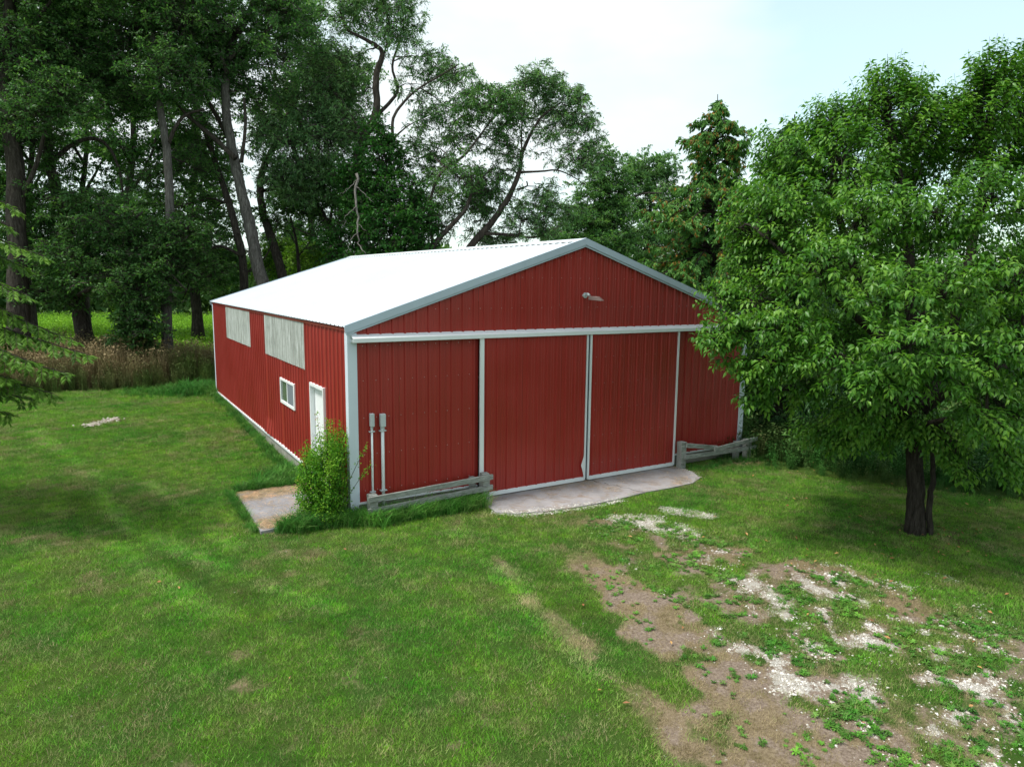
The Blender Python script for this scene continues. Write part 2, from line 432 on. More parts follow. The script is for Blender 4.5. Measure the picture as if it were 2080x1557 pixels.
def mk_ground():
    m, n, l, b = new_mat('lawn_ground')
    def A(nm):
        a = n.new('ShaderNodeAttribute'); a.attribute_name = nm; return a.outputs['Fac']
    P = pos(n)
    k = noise(n, l, 0.55, 4, P, 0.6)
    f = noise(n, l, 28.0, 5, P, 0.75)
    f2 = noise(n, l, 110.0, 3, P, 0.7)
    g = mixc(n, l, ramp(n, l, k.outputs[0], [(0.38, 0.0), (0.62, 1.0)]).outputs[0], (0.035, 0.080, 0.012), (0.060, 0.100, 0.016))
    soil = ramp(n, l, f.outputs[0], [(0.3, (0.12, 0.085, 0.062)), (0.52, (0.25, 0.19, 0.15)), (0.72, (0.38, 0.31, 0.25))]).outputs[0]
    fe = noise(n, l, 9.0, 6, P, 0.78)
    fg = noise(n, l, 17.0, 5, P, 0.7)
    def crisp(src, gain=5.0, amp=1.3, fe=fe):
        a1 = n.new('ShaderNodeMath'); a1.operation = 'MULTIPLY_ADD'; l.new(fe.outputs[0], a1.inputs[0]); a1.inputs[1].default_value = amp; l.new(src, a1.inputs[2])
        a2 = n.new('ShaderNodeMath'); a2.operation = 'MULTIPLY_ADD'; l.new(a1.outputs[0], a2.inputs[0]); a2.inputs[1].default_value = gain; a2.inputs[2].default_value = -gain*(0.5+amp*0.5)+0.5
        a3 = n.new('ShaderNodeMath'); a3.operation = 'MAXIMUM'; a3.use_clamp = True; l.new(a2.outputs[0], a3.inputs[0]); a3.inputs[1].default_value = 0.0
        return a3.outputs[0]
    dryc = ramp(n, l, f.outputs[0], [(0.3, (0.14, 0.10, 0.06)), (0.7, (0.32, 0.25, 0.16))]).outputs[0]
    c = mixc(n, l, crisp(A('dry'), 2.5), g, dryc)
    c = mixc(n, l, crisp(A('bare'), 4.0), c, soil)
    grav = ramp(n, l, f2.outputs[0], [(0.38, (0.20, 0.165, 0.13)), (0.5, (0.46, 0.42, 0.37)), (0.62, (0.68, 0.66, 0.62))]).outputs[0]
    c = mixc(n, l, crisp(A('gravel'), 5.0, 2.6, fg), c, grav)
    c = mixc(n, l, A('duff'), c, ramp(n, l, f.outputs[0], [(0.35, (0.035, 0.022, 0.015)), (0.7, (0.12, 0.07, 0.045))]).outputs[0])
    l.new(c, b.inputs['Base Color']); b.inputs['Roughness'].default_value = 1.0
    b.inputs['Specular IOR Level'].default_value = 0.1
    mx = n.new('ShaderNodeMath'); mx.operation = 'ADD'
    l.new(f.outputs[0], mx.inputs[0]); l.new(f2.outputs[0], mx.inputs[1])
    bump(n, l, b, mx.outputs[0], 0.7, 0.03)
    return m
M['ground'] = mk_ground()

# ------------------------------------------------------------------ terrain
W, L, H, RISE, BASE = 9.79, 14.40, 3.31, 1.612, 0.28

def height(x, y):
    h = -0.026 + 0*x
    h = h + 0.20*sstep(3.0, 14.0, y)*sstep(3.5, -0.5, x)                      # rises towards the back left
    d = (x - 9.6)*0.86 + (y + 2.5)*0.50                                       # beyond the lawn edge on the right
    h = h - 0.55*sstep(0.6, 5.0, d)
    h = h + 0.03*(fbm(x, y, 0.35, 4) - 0.5)*2*sstep(0.2, 1.5, np.maximum(np.abs(x-5)-5.0, np.maximum(-y-1.2, y-14.6)))
    h = h + 0.015*(fbm(x, y, 2.1, 9) - 0.5)
    return h

def capsules(x, y, lines):
    """1 inside a set of stroked polylines, fading out to 0 over half a radius."""
    out = np.zeros_like(x)
    for pts, rad in lines:
        rad = rad if hasattr(rad, '__len__') else [rad]*len(pts)
        for (a, b, ra, rb) in zip(pts[:-1], pts[1:], rad[:-1], rad[1:]):
            ax, ay = a; bx, by = b; dx, dy = bx-ax, by-ay
            t = np.clip(((x-ax)*dx+(y-ay)*dy)/(dx*dx+dy*dy+1e-9), 0, 1)
            d = np.hypot(x-ax-t*dx, y-ay-t*dy) / (ra+(rb-ra)*t)
            out = np.maximum(out, 1-sstep(0.55, 1.25, d))
    return out
WORN = [([(3.95, -2.91), (4.11, -4.81), (4.21, -6.51), (3.96, -8.61)], [0.8, 1.1, 1.5, 1.5]), ([(3.42, -3.98), (2.9, -6.06), (2.6, -7.62), (2.38, -8.73)], [0.7, 0.8, 0.9, 0.9]), ([(4.5, -8.51), (3.77, -9.66)], 1.5), ]
STRIP = [([(2.53, -2.9), (2.27, -4.55), (1.94, -5.94), (1.78, -7.05), (1.68, -7.84), (1.4, -8.71)], [0.25, 0.42, 0.55, 0.72, 0.85, 1.0]), ]
FAINT = [([(1.33, -2.8), (0.97, -4.33), (0.91, -5.48), (0.83, -6.6), (0.49, -7.76)], [0.12, 0.16, 0.2, 0.2, 0.25]), ([(4.7, -4.47), (5.35, -5.72), (5.18, -6.9)], 0.4), ([(3.52, -2.25), (3.42, -3.52), (3.22, -4.9)], 0.35), ]
GRAVEL_DENSE = [([(4.18, -2.31), (4.51, -2.65), (4.63, -3.37)], [0.28, 0.42, 0.35]), ([(5.26, -2.35), (5.69, -2.91)], 0.22), ]
GRAVEL_WIDE = [([(5.16, -6.0), (4.4, -6.92), (3.69, -7.81), (3.39, -8.56), (3.14, -9.02)], [0.8, 0.95, 0.9, 0.9, 0.9]), ([(4.38, -4.06), (3.54, -6.28), (2.6, -7.62)], [0.3, 0.4, 0.4]), ([(2.65, -6.21), (2.34, -7.15), (2.29, -7.83)], 0.3), ([(6.26, -6.63), (4.84, -7.74)], 0.5), ([(2.65, -7.85), (2.52, -8.66)], 0.5), ]
SPOTS = [([(-2.75, -3.66), (-2.61, -3.78)], 0.2), ([(-2.66, -4.48), (-2.47, -4.38)], 0.2), ([(-3.64, 10.92), (-3.35, 10.76)], 0.35), ([(-0.82, -5.75), (-0.79, -5.91)], 0.12), ([(-0.82, -6.22), (-0.78, -6.2)], 0.11), ([(-0.46, -6.29), (-0.37, -6.25)], 0.11), ([(-1.17, -5.69), (-1.13, -5.78)], 0.1), ([(-1.28, -6.41), (-1.25, -6.47)], 0.11), ([(-3.42, -5.28), (-3.33, -5.45)], 0.2), ([(-1.03, -6.82), (-0.98, -6.82)], 0.14), ([(-0.5, -6.66), (-0.44, -6.66)], 0.1), ([(-1.01, -6.33), (-0.95, -6.32)], 0.1), ]
DUFF = [([(7.71, -5.02), (8.07, -5.49), (8.21, -5.97)], [0.6, 0.9, 0.6]), ([(7.81, -0.22), (9.49, -0.24)], 0.3), ]
LIGHT_TRACKS = [([(-5.23, 10.66), (-4.01, 6.0), (-3.67, 3.02), (-3.33, 1.3), (-2.8, -0.13), (-2.33, -1.16), (-1.81, -2.23), (-1.3, -3.2)], 0.16), ([(-2.91, 4.08), (-2.46, 2.35), (-2.19, 0.67), (-2.0, -0.46)], 0.14), ([(1.29, -1.56), (1.2, -2.73), (0.93, -4.14), (0.76, -5.4), (0.63, -6.69), (0.34, -7.67)], 0.2), ([(-3.57, 0.66), (-3.11, -1.31), (-2.72, -2.55)], 0.2), ]
DARK_TRACKS = [([(-4.37, 5.74), (-3.99, 2.86), (-3.56, 0.9), (-3.04, -0.55), (-2.49, -1.76), (-2.04, -2.7), (-1.54, -3.6)], 0.2), ([(1.76, -2.82), (1.48, -4.28), (1.21, -5.66), (0.91, -6.95), (0.6, -7.82)], 0.25), ([(0.18, 1.59), (-1.16, -0.7), (-1.7, -0.4)], 0.3), ]

def soft(x, y, lines):
    out = np.zeros_like(x)
    for pts, rad in lines:
        rad = rad if hasattr(rad, '__len__') else [rad]*len(pts)
        for (a, b, ra, rb) in zip(pts[:-1], pts[1:], rad[:-1], rad[1:]):
            ax, ay = a; bx, by = b; dx, dy = bx-ax, by-ay
            t = np.clip(((x-ax)*dx+(y-ay)*dy)/(dx*dx+dy*dy+1e-9), 0, 1)
            out = np.maximum(out, 1-np.clip(np.hypot(x-ax-t*dx, y-ay-t*dy)/(ra+(rb-ra)*t)/2, 0, 1))
    return out

def masks(x, y):
    n1 = fbm(x, y, 0.9, 1); n2 = fbm(x, y, 2.6, 2); n3 = fbm(x, y, 6.0, 3); n4 = fbm(x, y, 4.6, 14, 3)
    worn = capsules(x, y, WORN)
    strip = sstep(0.40, 0.66, soft(x, y, STRIP) + (n1-.5)*.55 + (n2-.5)*.75 + (n4-.5)*.4)*sstep(-2.2, -4.6, y)
    faint = capsules(x, y, FAINT)
    grav_a = capsules(x, y, GRAVEL_DENSE)
    grav_b = capsules(x, y, GRAVEL_WIDE)
    dry = np.clip(strip*sstep(0.30, 0.52, n1*0.5+n2*0.5+0.10) + 0.55*worn*sstep(0.42, 0.62, n2) + 0.55*faint*sstep(0.35, 0.6, n2), 0, 1)
    dry = np.maximum(dry, 0.40*sstep(0.66, 0.80, n2*0.7+n1*0.3))
    dry = np.maximum(dry, 0.45*sstep(0.5, 0.7, n1)*sstep(0.45, 0.65, n3))
    dry = np.maximum(dry, 0.6*capsules(x, y, SPOTS)*sstep(0.40, 0.65, n3))
    bare = np.clip(0.85*worn*sstep(0.40, 0.62, n3*0.3+n2*0.3+n4*0.4) + strip*sstep(0.36, 0.66, n2*0.3+n3*0.3+n4*0.4)*0.8, 0, 1)
    gravel = np.clip(grav_a*sstep(0.28, 0.50, n3*0.35+n2*0.15+n4*0.5) + 0.85*grav_b*sstep(0.47, 0.66, n2*0.25+n3*0.2+n4*0.55), 0, 1)
    duff = capsules(x, y, DUFF)*sstep(0.3, 0.55, n2*0.5+n3*0.5)
    return dry, bare, gravel, duff

def axis(lo, hi, step, far, grow=1.16):
    a = list(np.arange(lo, hi, step)); s = step; v = a[-1]
    while v < far: s *= grow; v += s; a.append(v)
    s = step; v = lo; pre = []
    while v > -far: s *= grow; v -= s; pre.append(v)
    return np.array(pre[::-1] + a)
gx = axis(-11, 13, 0.14, 700); gy = axis(-11, 17, 0.14, 700)
GX, GY = np.meshgrid(gx, gy)
fx_, fy_ = GX.ravel(), GY.ravel()
gz = height(fx_, fy_)
nx, ny = len(gx), len(gy)
ii = (np.arange(ny-1)[:, None]*nx + np.arange(nx-1)[None, :]).ravel()
gd, gb, gg, gdu = masks(fx_, fy_)
gme = big_mesh('ground', np.stack([fx_, fy_, gz], 1), np.stack([ii, ii+1, ii+nx+1, ii+nx], 1),
               {'dry': gd, 'bare': gb, 'gravel': gg, 'duff': gdu}, smooth=True)
tag(link('ground', gme, M['ground']), kind='structure')

# ------------------------------------------------------------------ the barn
barn = empty('barn', (W/2, L/2, 0))
tag(barn, 'red ribbed steel pole barn with a white metal roof and two big sliding doors', 'barn')
def roof_z(x): return H + RISE*(1 - abs(x - W/2)/(W/2))
SLOPE = RISE/(W/2)

RIB = 0.2286
def rib_profile(width, first=RIB/2, h=0.026, minor=True):
    """(position, depth) pairs across a ribbed sheet."""
    pts = [(0.0, 0.0)]; x = first
    while x < width - 0.03:
        pts += [(x-0.028, 0), (x-0.015, h), (x+0.015, h), (x+0.028, 0)]
        if minor:
            for q in (x+0.085, x+0.145):
                if q < width-0.02: pts += [(q-0.008, 0), (q, 0.006), (q+0.008, 0)]
        x += RIB
    pts.append((width, 0.0))
    return pts
def sheet(name, x0, width, z0, ztop, place, mat, parent, h=0.026, minor=True, mid=None, bend=None):
    """A ribbed sheet: place(x, depth, z) maps it to the world; ztop may depend on x."""
    prof = rib_profile(width - 0.004, h=h, minor=minor)
    rows = [lambda x: z0] + [(lambda x, q=q: q) for q in (mid or [])] + [ztop if callable(ztop) else (lambda x: ztop)]
    vs, fs = [], []
    for r in rows:
        for px, d in prof:
            z = r(x0+px)
            p = place(x0+px, d, z)
            if bend: p = bend(x0+px, z, p)
            vs.append(p)
    n = len(prof)
    for j in range(len(rows)-1):
        for i in range(n-1):
            fs.append((j*n+i, j*n+i+1, (j+1)*n+i+1, (j+1)*n+i))
    mb = MB(); mb.add(vs, fs)
    o = mb.build(name, mat, parent)
    return o
def run_sheets(name, a, b, z0, ztop, place, mat, parent, **k):
    x = a
    while x < b - 0.02:
        w = min(4*RIB, b-x)
        if b - x - w < 0.1: w = b - x
        sheet(name, x, w, z0, ztop, place, mat, parent, **k)
        x += w
front = lambda x, d, z: (x, -d, z)
back = lambda x, d, z: (x, L + d, z)
left = lambda y, d, z: (-d, y, z)
right = lambda y, d, z: (W + d, y, z)
gable = lambda x: roof_z(x) - 0.02
run_sheets('wall_panel', 0.0, 2.50, BASE-0.035, gable, front, M['red'], barn)
run_sheets('wall_panel', 2.50, 7.50, 3.05, gable, front, M['red'], barn)
run_sheets('wall_panel', 7.50, W, BASE-0.035, gable, front, M['red'], barn)
run_sheets('wall_panel', 0.0, W, BASE, gable, back, M['red'], barn)
run_sheets('wall_panel', 0.0, L, BASE, H, right, M['red'], barn)
# side wall, cut round the door, window and translucent panels
DY0, DY1, DZ = 1.42, 2.36, 2.10
WY0, WY1, WZ0, WZ1 = 3.63, 4.90, 1.31, 1.89
def kick(y, z, p):
    k = math.exp(-((y-6.2)/0.45)**2)*max(0, 1-(z-BASE)/0.42)
    return (p[0]-0.07*k, p[1], p[2]+0.05*k)
run_sheets('wall_panel', 0.0, DY0, BASE, H, left, M['red'], barn)
sheet('wall_panel', DY0, DY1-DY0, DZ, H, left, M['red'], barn)
run_sheets('wall_panel', DY1, 2.74, BASE, H, left, M['red'], barn)
sheet('wall_panel', 2.74, WY0-2.74, BASE, 2.31, left, M['red'], barn)
sheet('wall_panel', WY0, WY1-WY0, BASE, WZ0, left, M['red'], barn)
sheet('wall_panel', WY0, WY1-WY0, WZ1, 2.31, left, M['red'], barn)
run_sheets('wall_panel', WY1, 6.40, BASE, 2.31, left, M['red'], barn, mid=[0.38, 0.5, 0.7], bend=kick)
run_sheets('wall_panel', 6.40, 8.20, BASE, H, left, M['red'], barn, mid=[0.38, 0.5, 0.7], bend=kick)
run_sheets('wall_panel', 8.20, 11.86, BASE, 2.31, left, M['red'], barn)
run_sheets('wall_panel', 11.86, L, BASE, H, left, M['red'], barn)
for a, b in ((2.74, 6.40), (8.20, 11.86)):
    for k in range(4):
        y0 = a + (b-a)*k/4; w = (b-a)/4; prof = []
        nn = 28
        vs = []
        for z in (2.30, H):
            for i in range(nn+1):
                vs.append((-0.012-0.011*(1-abs(((i % 4)/4.0)*2-1)) - (0.004 if k % 2 else 0), y0+w*i/nn, z))
        mb = MB(); mb.add(vs, [(i, i+1, nn+2+i, nn+1+i) for i in range(nn)])
        o = mb.build('translucent_panel', M['fibre'], barn)
        o['label'] = 'weathered grey fibreglass sheet'

# roof sheets, ridge cap, trims
OV = 0.06
cosr = math.cos(math.atan(SLOPE)); sinr = math.sin(math.atan(SLOPE))
EO = 0.07
slen = (W/2 + EO)/cosr
def roof_place(side):
    def f(y, d, s):                       # s: distance down the slope from the ridge
        x = s*cosr; z = H + RISE + 0.045 - s*sinr
        x += d*sinr; z += d*cosr
        return (W/2 + side*x, y, z)
    return f
for side in (-1, 1):
    x = -OV
    while x < L + OV - 0.02:
        w = min(4*RIB, L+OV-x)
        if L + OV - x - w < 0.1: w = L+OV-x
        sheet('roof_panel', x, w, 0.0, slen, roof_place(side), M['roof'], barn, h=0.022)
        x += w
# ridge cap: low bent strip over the ribs
mb = MB()
zc = H + RISE + 0.045
prof = [(W/2-0.20, zc-0.20*SLOPE+0.026), (W/2, zc+0.028), (W/2+0.20, zc-0.20*SLOPE+0.026), (W/2+0.20, zc-0.20*SLOPE+0.022), (W/2, zc+0.023), (W/2-0.20, zc-0.20*SLOPE+0.022)]
n = len(prof); y0, y1 = -OV-0.01, L+OV+0.01
mb.add([(x, y0, z) for x, z in prof]+[(x, y1, z) for x, z in prof], [(i, (i+1) % n, (i+1) % n+n, i+n) for i in range(n)]+[tuple(range(n-1,-1,-1)), tuple(range(n, 2*n))])
mb.build('ridge_cap', M['roof'], barn)
# rib closures under the ridge cap: dark gaps between ribs
mb = MB()
for side in (-1, 1):
    y = 0.1
    while y < L:
        xx = W/2+side*0.20; zz = zc-0.20*SLOPE
        mb.box((xx-0.006, y+0.03, zz+0.001), (xx+0.006, y+RIB-0.05, zz+0.021)); y += RIB
tag(mb.build('closure_strip', M['dark'], barn), kind='stuff')

for yy, sgn in ((-OV, -1), (L+OV, 1)):    # rake trims, front and back, two legs each
    for side in (-1, 1):
        # upper flat face and a lower, slightly proud lip with a shadow line between
        def rk(t0, t1, za, zb, off, nm, mat):
            xa, xb = W/2 + side*t0, W/2 + side*t1
            ra = H+RISE+0.075 - abs(xa-W/2)*SLOPE; rb = H+RISE+0.075 - abs(xb-W/2)*SLOPE
            yo = yy + sgn*off; yi = yy + sgn*(off-0.02)
            mbx = MB()
            mbx.add([(xa,yo,ra-zb),(xb,yo,rb-zb),(xb,yo,rb-za),(xa,yo,ra-za),(xa,yi,ra-zb),(xb,yi,rb-zb),(xb,yi,rb-za),(xa,yi,ra-za)],
                    [(0,1,2,3),(7,6,5,4),(0,4,5,1),(1,5,6,2),(2,6,7,3),(3,7,4,0)])
            mbx.build(nm, mat, barn)
        split_t = 1.15 if side < 0 else 2.6
        rk(0.0, split_t, 0.0, 0.135, 0.022, 'rake_trim', M['rake'])
        rk(split_t+0.003, W/2+EO+0.01, 0.0, 0.135, 0.025, 'rake_trim', M['rake'])
        rk(0.0, W/2+EO-0.02, 0.139, 0.175, 0.006, 'rake_lip', M['rake'])
# top flange of the rake trim lying on the roof edge
for side in (-1, 1):
    xa, xb = W/2, W/2+side*(W/2+EO)
    za, zb = H+RISE+0.077, H+RISE+0.077-(W/2+EO)*SLOPE
    MB().add([(xa,-OV-0.024,za),(xb,-OV-0.024,zb),(xb,-OV+0.05,zb),(xa,-OV+0.05,za)], [(0,1,2,3)]).build('rake_flange', M['rake'], barn)
# eave fascia strips
MB().box((-0.034, 0.03, H-0.05), (-0.030, L-.03, H-0.01)).build('eave_trim', M['red'], barn)
MB().box((W+0.024, 0, H-0.06), (W+0.045, L, H+0.0)).build('eave_trim', M['trim'], barn)

def corner(x, y, sx, sy):
    """L-shaped corner trim with hemmed edges."""
    mb = MB()
    t = 0.028
    mb.box((min(x-sx*0.14, x+sx*t), min(y+sy*0.012, y+sy*t), BASE-0.25), (max(x-sx*0.14, x+sx*t), max(y+sy*0.012, y+sy*t), H-0.08))
    mb.box((min(x+sx*0.012, x+sx*t), min(y-sy*0.12, y+sy*0.0115), BASE-0.25), (max(x+sx*0.012, x+sx*t), max(y-sy*0.12, y+sy*0.0115), H-0.08))
    return mb.build('corner_trim', M['corner'], barn, bevel=0.003)
corner(0, 0, -1, -1); corner(W, 0, 1, -1); corner(0, L, -1, 1); corner(W, L, 1, 1)

# foundation, base trim, skirt boards
MB().box((0.005, 2.36, -0.4), (0.12, L, BASE-0.03)).build('foundation', M['found'], barn)
MB().box((0.005, 0.02, -0.4), (0.12, 1.42, BASE-0.03)).build('foundation', M['found'], barn)
MB().box((0.12, L-0.12, -0.4), (W-0.12, L, BASE-0.03)).build('foundation', M['found'], barn)
MB().box((W-0.12, 0.0, -0.6), (W-0.005, L, BASE-0.03)).build('foundation', M['found'], barn)
for a, b in ((0.12, DY0-0.03), (DY1+0.03, L-0.12)):
    MB().box((-0.036, a, BASE-0.035), (0.0, b, BASE+0.012)).build('base_trim', M['trim'], barn)
MB().box((W, 0.12, BASE-0.035), (W+0.036, L-0.12, BASE+0.012)).build('base_trim', M['trim'], barn)
for a, b in ((0.12, 2.48), (7.52, W-0.12)):
    MB().box((a, -0.034, BASE-0.060), (b, 0.02, BASE-0.028)).build('base_trim', M['trim'], barn)
    MB().beam((a, -0.01, 0.105), (b, -0.01, 0.105), 0.05, 0.22, 6, 0.003).build('skirt_board', M['skirt'], barn)

# sliding doors
def sliding_door(x0, x1, yb, lw, rw):
    d = empty('sliding_door', ((x0+x1)/2, yb, 0)); d.parent = barn
    d.location = Vector(((x0+x1)/2, yb, 0)) - barn.location
    pl = lambda x, dd, z: (x, yb-dd, z)
    x = x0+lw*0.5
    MB().box((x0+0.01, yb+0.004, 0.06), (x1-0.01, yb+0.035, 3.10)).build('backing_frame', M['dark'], d)
    while x < x1-rw*0.5-0.02:
        w = min(4*RIB, x1-rw*0.5-x)
        if x1-rw*0.5-x-w < 0.1: w = x1-rw*0.5-x
        sheet('door_panel', x, w, 0.085, 3.08, pl, M['red'], d)
        x += w
    MB().box((x0, yb-0.036, 0.035), (x0+lw, yb+0.002, 3.07)).build('stile', M['trim'], d, bevel=0.003)
    MB().box((x1-rw, yb-0.036, 0.035), (x1, yb+0.002, 3.07)).build('stile', M['trim'], d, bevel=0.003)
    MB().box((x0+lw+0.002, yb-0.034, 0.022), (x1-rw-0.002, yb+0.002, 0.098)).build('bottom_rail', M['trim'], d, bevel=0.003)
    # fastener rows
    mb = MB()
    for z in (0.35, 0.95, 1.5, 2.05, 2.6):
        xx = x0+0.17
        while xx < x1-0.1:
            mb.box((xx-0.005, yb-0.007, z-0.005), (xx+0.005, yb-0.0005, z+0.005)); xx += RIB
    tag(mb.build('screws', M['galv'], d), kind='stuff')
    return d
dl = sliding_door(2.47, 4.975, -0.10, 0.085, 0.032)
dr = sliding_door(5.035, 7.50, -0.10, 0.040, 0.035)
MB().box((4.978, -0.075, 0.05), (5.032, -0.062, 3.07)).build('door_astragal', M['rake'], dl)
# torn, bent edge at the foot of the left leaf
torn = MB()
torn.add([(4.945, -0.139, 0.60), (4.85, -0.150, 0.36), (4.875, -0.158, 0.28), (4.945, -0.142, 0.06), (4.945, -0.137, 0.3)],
         [(0, 1, 4), (1, 2, 4), (2, 3, 4)])
o = torn.build('bent_edge', M['trim'], dl); o['label'] = 'bent pale metal showing at the torn door edge'

# track cover: sloping top, upright face
mb = MB()
mb.prism_x([(-0.002, 3.205), (-0.150, 3.150), (-0.158, 3.145), (-0.158, 3.075), (-0.150, 3.07), (-0.150, 3.14), (-0.02, 3.185), (-0.02, 3.19)], 0.035, 5.2)
mb.build('track_cover', M['trim'], barn)
mb = MB()
mb.prism_x([(-0.002, 3.203), (-0.150, 3.148), (-0.158, 3.143), (-0.158, 3.073), (-0.150, 3.068), (-0.150, 3.138), (-0.02, 3.183), (-0.02, 3.188)], 5.203, W-0.06)
mb.build('track_cover', M['trim'], barn)
MB().box((0.038, -0.149, 3.075), (0.045, -0.022, 3.13)).build('track_end', M['galv'], barn)
# fastener rows on the fixed walls
mb = MB()
for z in (0.45, 1.1, 1.75, 2.4, 3.0):
    for a, b in ((0.25, 2.4), (7.6, W-0.15)):
        x = a
        while x < b: mb.box((x-0.005, -0.006, z-0.005), (x+0.005, 0, z+0.005)); x += RIB
for z in (3.62, 4.2, 4.6):
    x = 0.25
    while x < W-0.2:
        if roof_z(x) > z+0.2: mb.box((x-0.005, -0.006, z-0.005), (x+0.005, 0, z+0.005))
        x += RIB
tag(mb.build('screws', M['galv'], barn), kind='stuff')

# side door
d = empty('side_door'); d.parent = barn; d.location = Vector((0, (DY0+DY1)/2, 0.06)) - barn.location
MB().box((-0.045, DY0, 0.05), (0.10, DY0+0.05, DZ)).build('door_frame', M['vinyl'], d)
MB().box((-0.045, DY1-0.05, 0.05), (0.10, DY1, DZ)).build('door_frame', M['vinyl'], d)
MB().box((-0.045, DY0+0.052, DZ-0.06), (0.10, DY1-0.052, DZ)).build('door_frame', M['vinyl'], d)
MB().box((0.045, DY0+0.055, 0.07), (0.085, DY1-0.055, DZ-0.065)).build('door_leaf', M['vinyl'], d, bevel=0.004)
MB().box((-0.06, DY0, 0.0), (0.12, DY1, 0.048)).build('threshold', M['galv'], d)
MB().tube([(0.045, DY1-0.13, 1.05), (-0.01, DY1-0.13, 1.05), (-0.03, DY1-0.13, 1.05)], [0.012, 0.012, 0.028], 10).build('handle', M['galv'], d)
# window
w_ = empty('window'); w_.parent = barn; w_.location = Vector((0, (WY0+WY1)/2, WZ0)) - barn.location
fr = MB()
fr.box((-0.036, WY0, WZ0), (0.02, WY0+0.07, WZ1)).box((-0.036, WY1-0.07, WZ0), (0.02, WY1, WZ1))
fr.box((-0.036, WY0+0.072, WZ0), (0.02, WY1-0.072, WZ0+0.065)).box((-0.036, WY0+0.072, WZ1-0.055), (0.02, WY1-0.072, WZ1))
fr.build('window_frame', M['vinyl'], w_, bevel=0.003)
ym = (WY0+WY1)/2 + 0.0
MB().box((-0.03, ym-0.022, WZ0+0.072), (0.03, ym+0.025, WZ1-0.062)).build('mullion', M['vinyl'], w_)
MB().box((-0.012, ym+0.027, WZ0+0.068), (-0.006, WY1-0.077, WZ1-0.062)).build('pane', M['glass'], w_)
MB().box((-0.022, WY0+0.074, WZ0+0.068), (-0.016, ym-0.027, WZ1-0.058)).build('pane', M['screen'], w_)

# floodlight on the gable
lx, lz = 4.93, 3.86
lamp = empty('wall_lamp'); lamp.parent = barn; lamp.location = Vector((lx, 0, lz)) - barn.location
MB().tube([(lx, 0, lz), (lx, -0.05, lz)], 0.055, 14).build('mounting_box', M['galv'], lamp)
MB().tube([(lx, -0.04, lz), (lx, -0.12, lz+0.03), (lx+0.01, -0.17, lz-0.0)], [0.022, 0.024, 0.026], 10).build('bracket', M['galv'], lamp)
hb = MB()
a0 = Vector((lx+0.01, -0.16, lz-0.055)); ax_ = Vector((0.55, -0.80, -0.02)).normalized(); sd_ = ax_.cross(Vector((0, 0, 1))).normalized(); up_ = sd_.cross(ax_)
def HP(a, b, c): return a0 + ax_*a + sd_*b + up_*c
hb.add([HP(0,-.06,-.03),HP(0,.06,-.03),HP(0,.05,.045),HP(0,-.05,.045),HP(.26,-.085,-.045),HP(.26,.085,-.045),HP(.20,.065,.04),HP(.20,-.065,.04),HP(.30,-.07,-.04),HP(.30,.07,-.04)],
       [(3,2,1,0),(0,1,5,4),(1,2,6,5),(2,3,7,6),(3,0,4,7),(4,5,9,8),(5,6,9),(7,4,8),(6,7,8,9)])
hb.build('lamp_housing', M['lamp'], lamp, bevel=0.006)
MB().add([HP(.03,-.05,-.036),HP(.03,.05,-.036),HP(.24,.07,-.049),HP(.24,-.07,-.049)], [(0,1,2,3)]).build('lamp_lens', M['lens'], lamp)

# conduits with outlet boxes on the front wall
for cx_, r_, zb_, bw in ((0.37, 0.019, 1.60, 0.036), (0.565, 0.030, 1.58, 0.048)):
    c = empty('conduit'); c.parent = barn; c.location = Vector((cx_, -0.05, -0.05)) - barn.location
    MB().tube([(cx_, -0.055, -0.08), (cx_, -0.055, 0.9), (cx_, -0.055, zb_)], r_, 12).build('pipe', M['trim'], c, smooth=True)
    MB().box((cx_-bw, -0.11, zb_), (cx_+bw, -0.022, zb_+0.23)).build('outlet_box', M['galv'], c, bevel=0.008)
    for z in (0.42, 1.5):
        MB().box((cx_-r_-0.03, -0.060-r_, z), (cx_+r_+0.03, -0.019, z+0.018)).build('strap', M['galv'], c)
    MB().tube([(cx_, -0.055, zb_-0.06), (cx_, -0.055, zb_+0.001)], r_*1.25, 12).build('coupling', M['galv'], c)

# ------------------------------------------------------------------ concrete
def slab(name, poly, z0, z1, mat, parent=None):
    n = len(poly); mb = MB()
    mb.add([(x, y, z0) for x, y in poly]+[(x, y, z1) for x, y in poly],
           [tuple(range(n-1,-1,-1)), tuple(range(n, 2*n))]+[(i, (i+1) % n, (i+1) % n+n, i+n) for i in range(n)])
    return mb.build(name, mat, parent, bevel=0.006)
apron = empty('concrete_apron', (5, -0.6, 0)); tag(apron, kind='structure')
crack = [(5.12, 0.0), (5.18, -0.14), (5.15, -0.28), (5.27, -0.40), (5.26, -0.56), (5.38, -0.68), (5.36, -0.84), (5.46, -0.98), (5.45, -1.14), (5.55, -1.34)]
gap = 0.017
A_ = [(2.52, 0.0), (2.40, -0.55), (2.36, -0.95), (2.62, -1.22), (3.2, -1.38), (4.0, -1.45), (4.8, -1.43)]
slab('slab', A_ + [(x-gap, y) for x, y in crack[::-1]], -0.12, 0.0, M['concrete'], apron)
B_ = [(6.2, -1.36), (6.9, -1.32), (7.3, -1.12), (7.52, -0.72), (7.50, 0.0)]
slab('slab', [(x+gap, y) for x, y in crack] + B_, -0.12, 0.004, M['concrete'], apron)
slab('concrete_pad', [(-1.54, 0.0), (-1.49, 2.36), (-0.03, 2.42), (-0.03, 0.08)], -0.12, 0.025, M['pad'])['kind'] = 'structure'

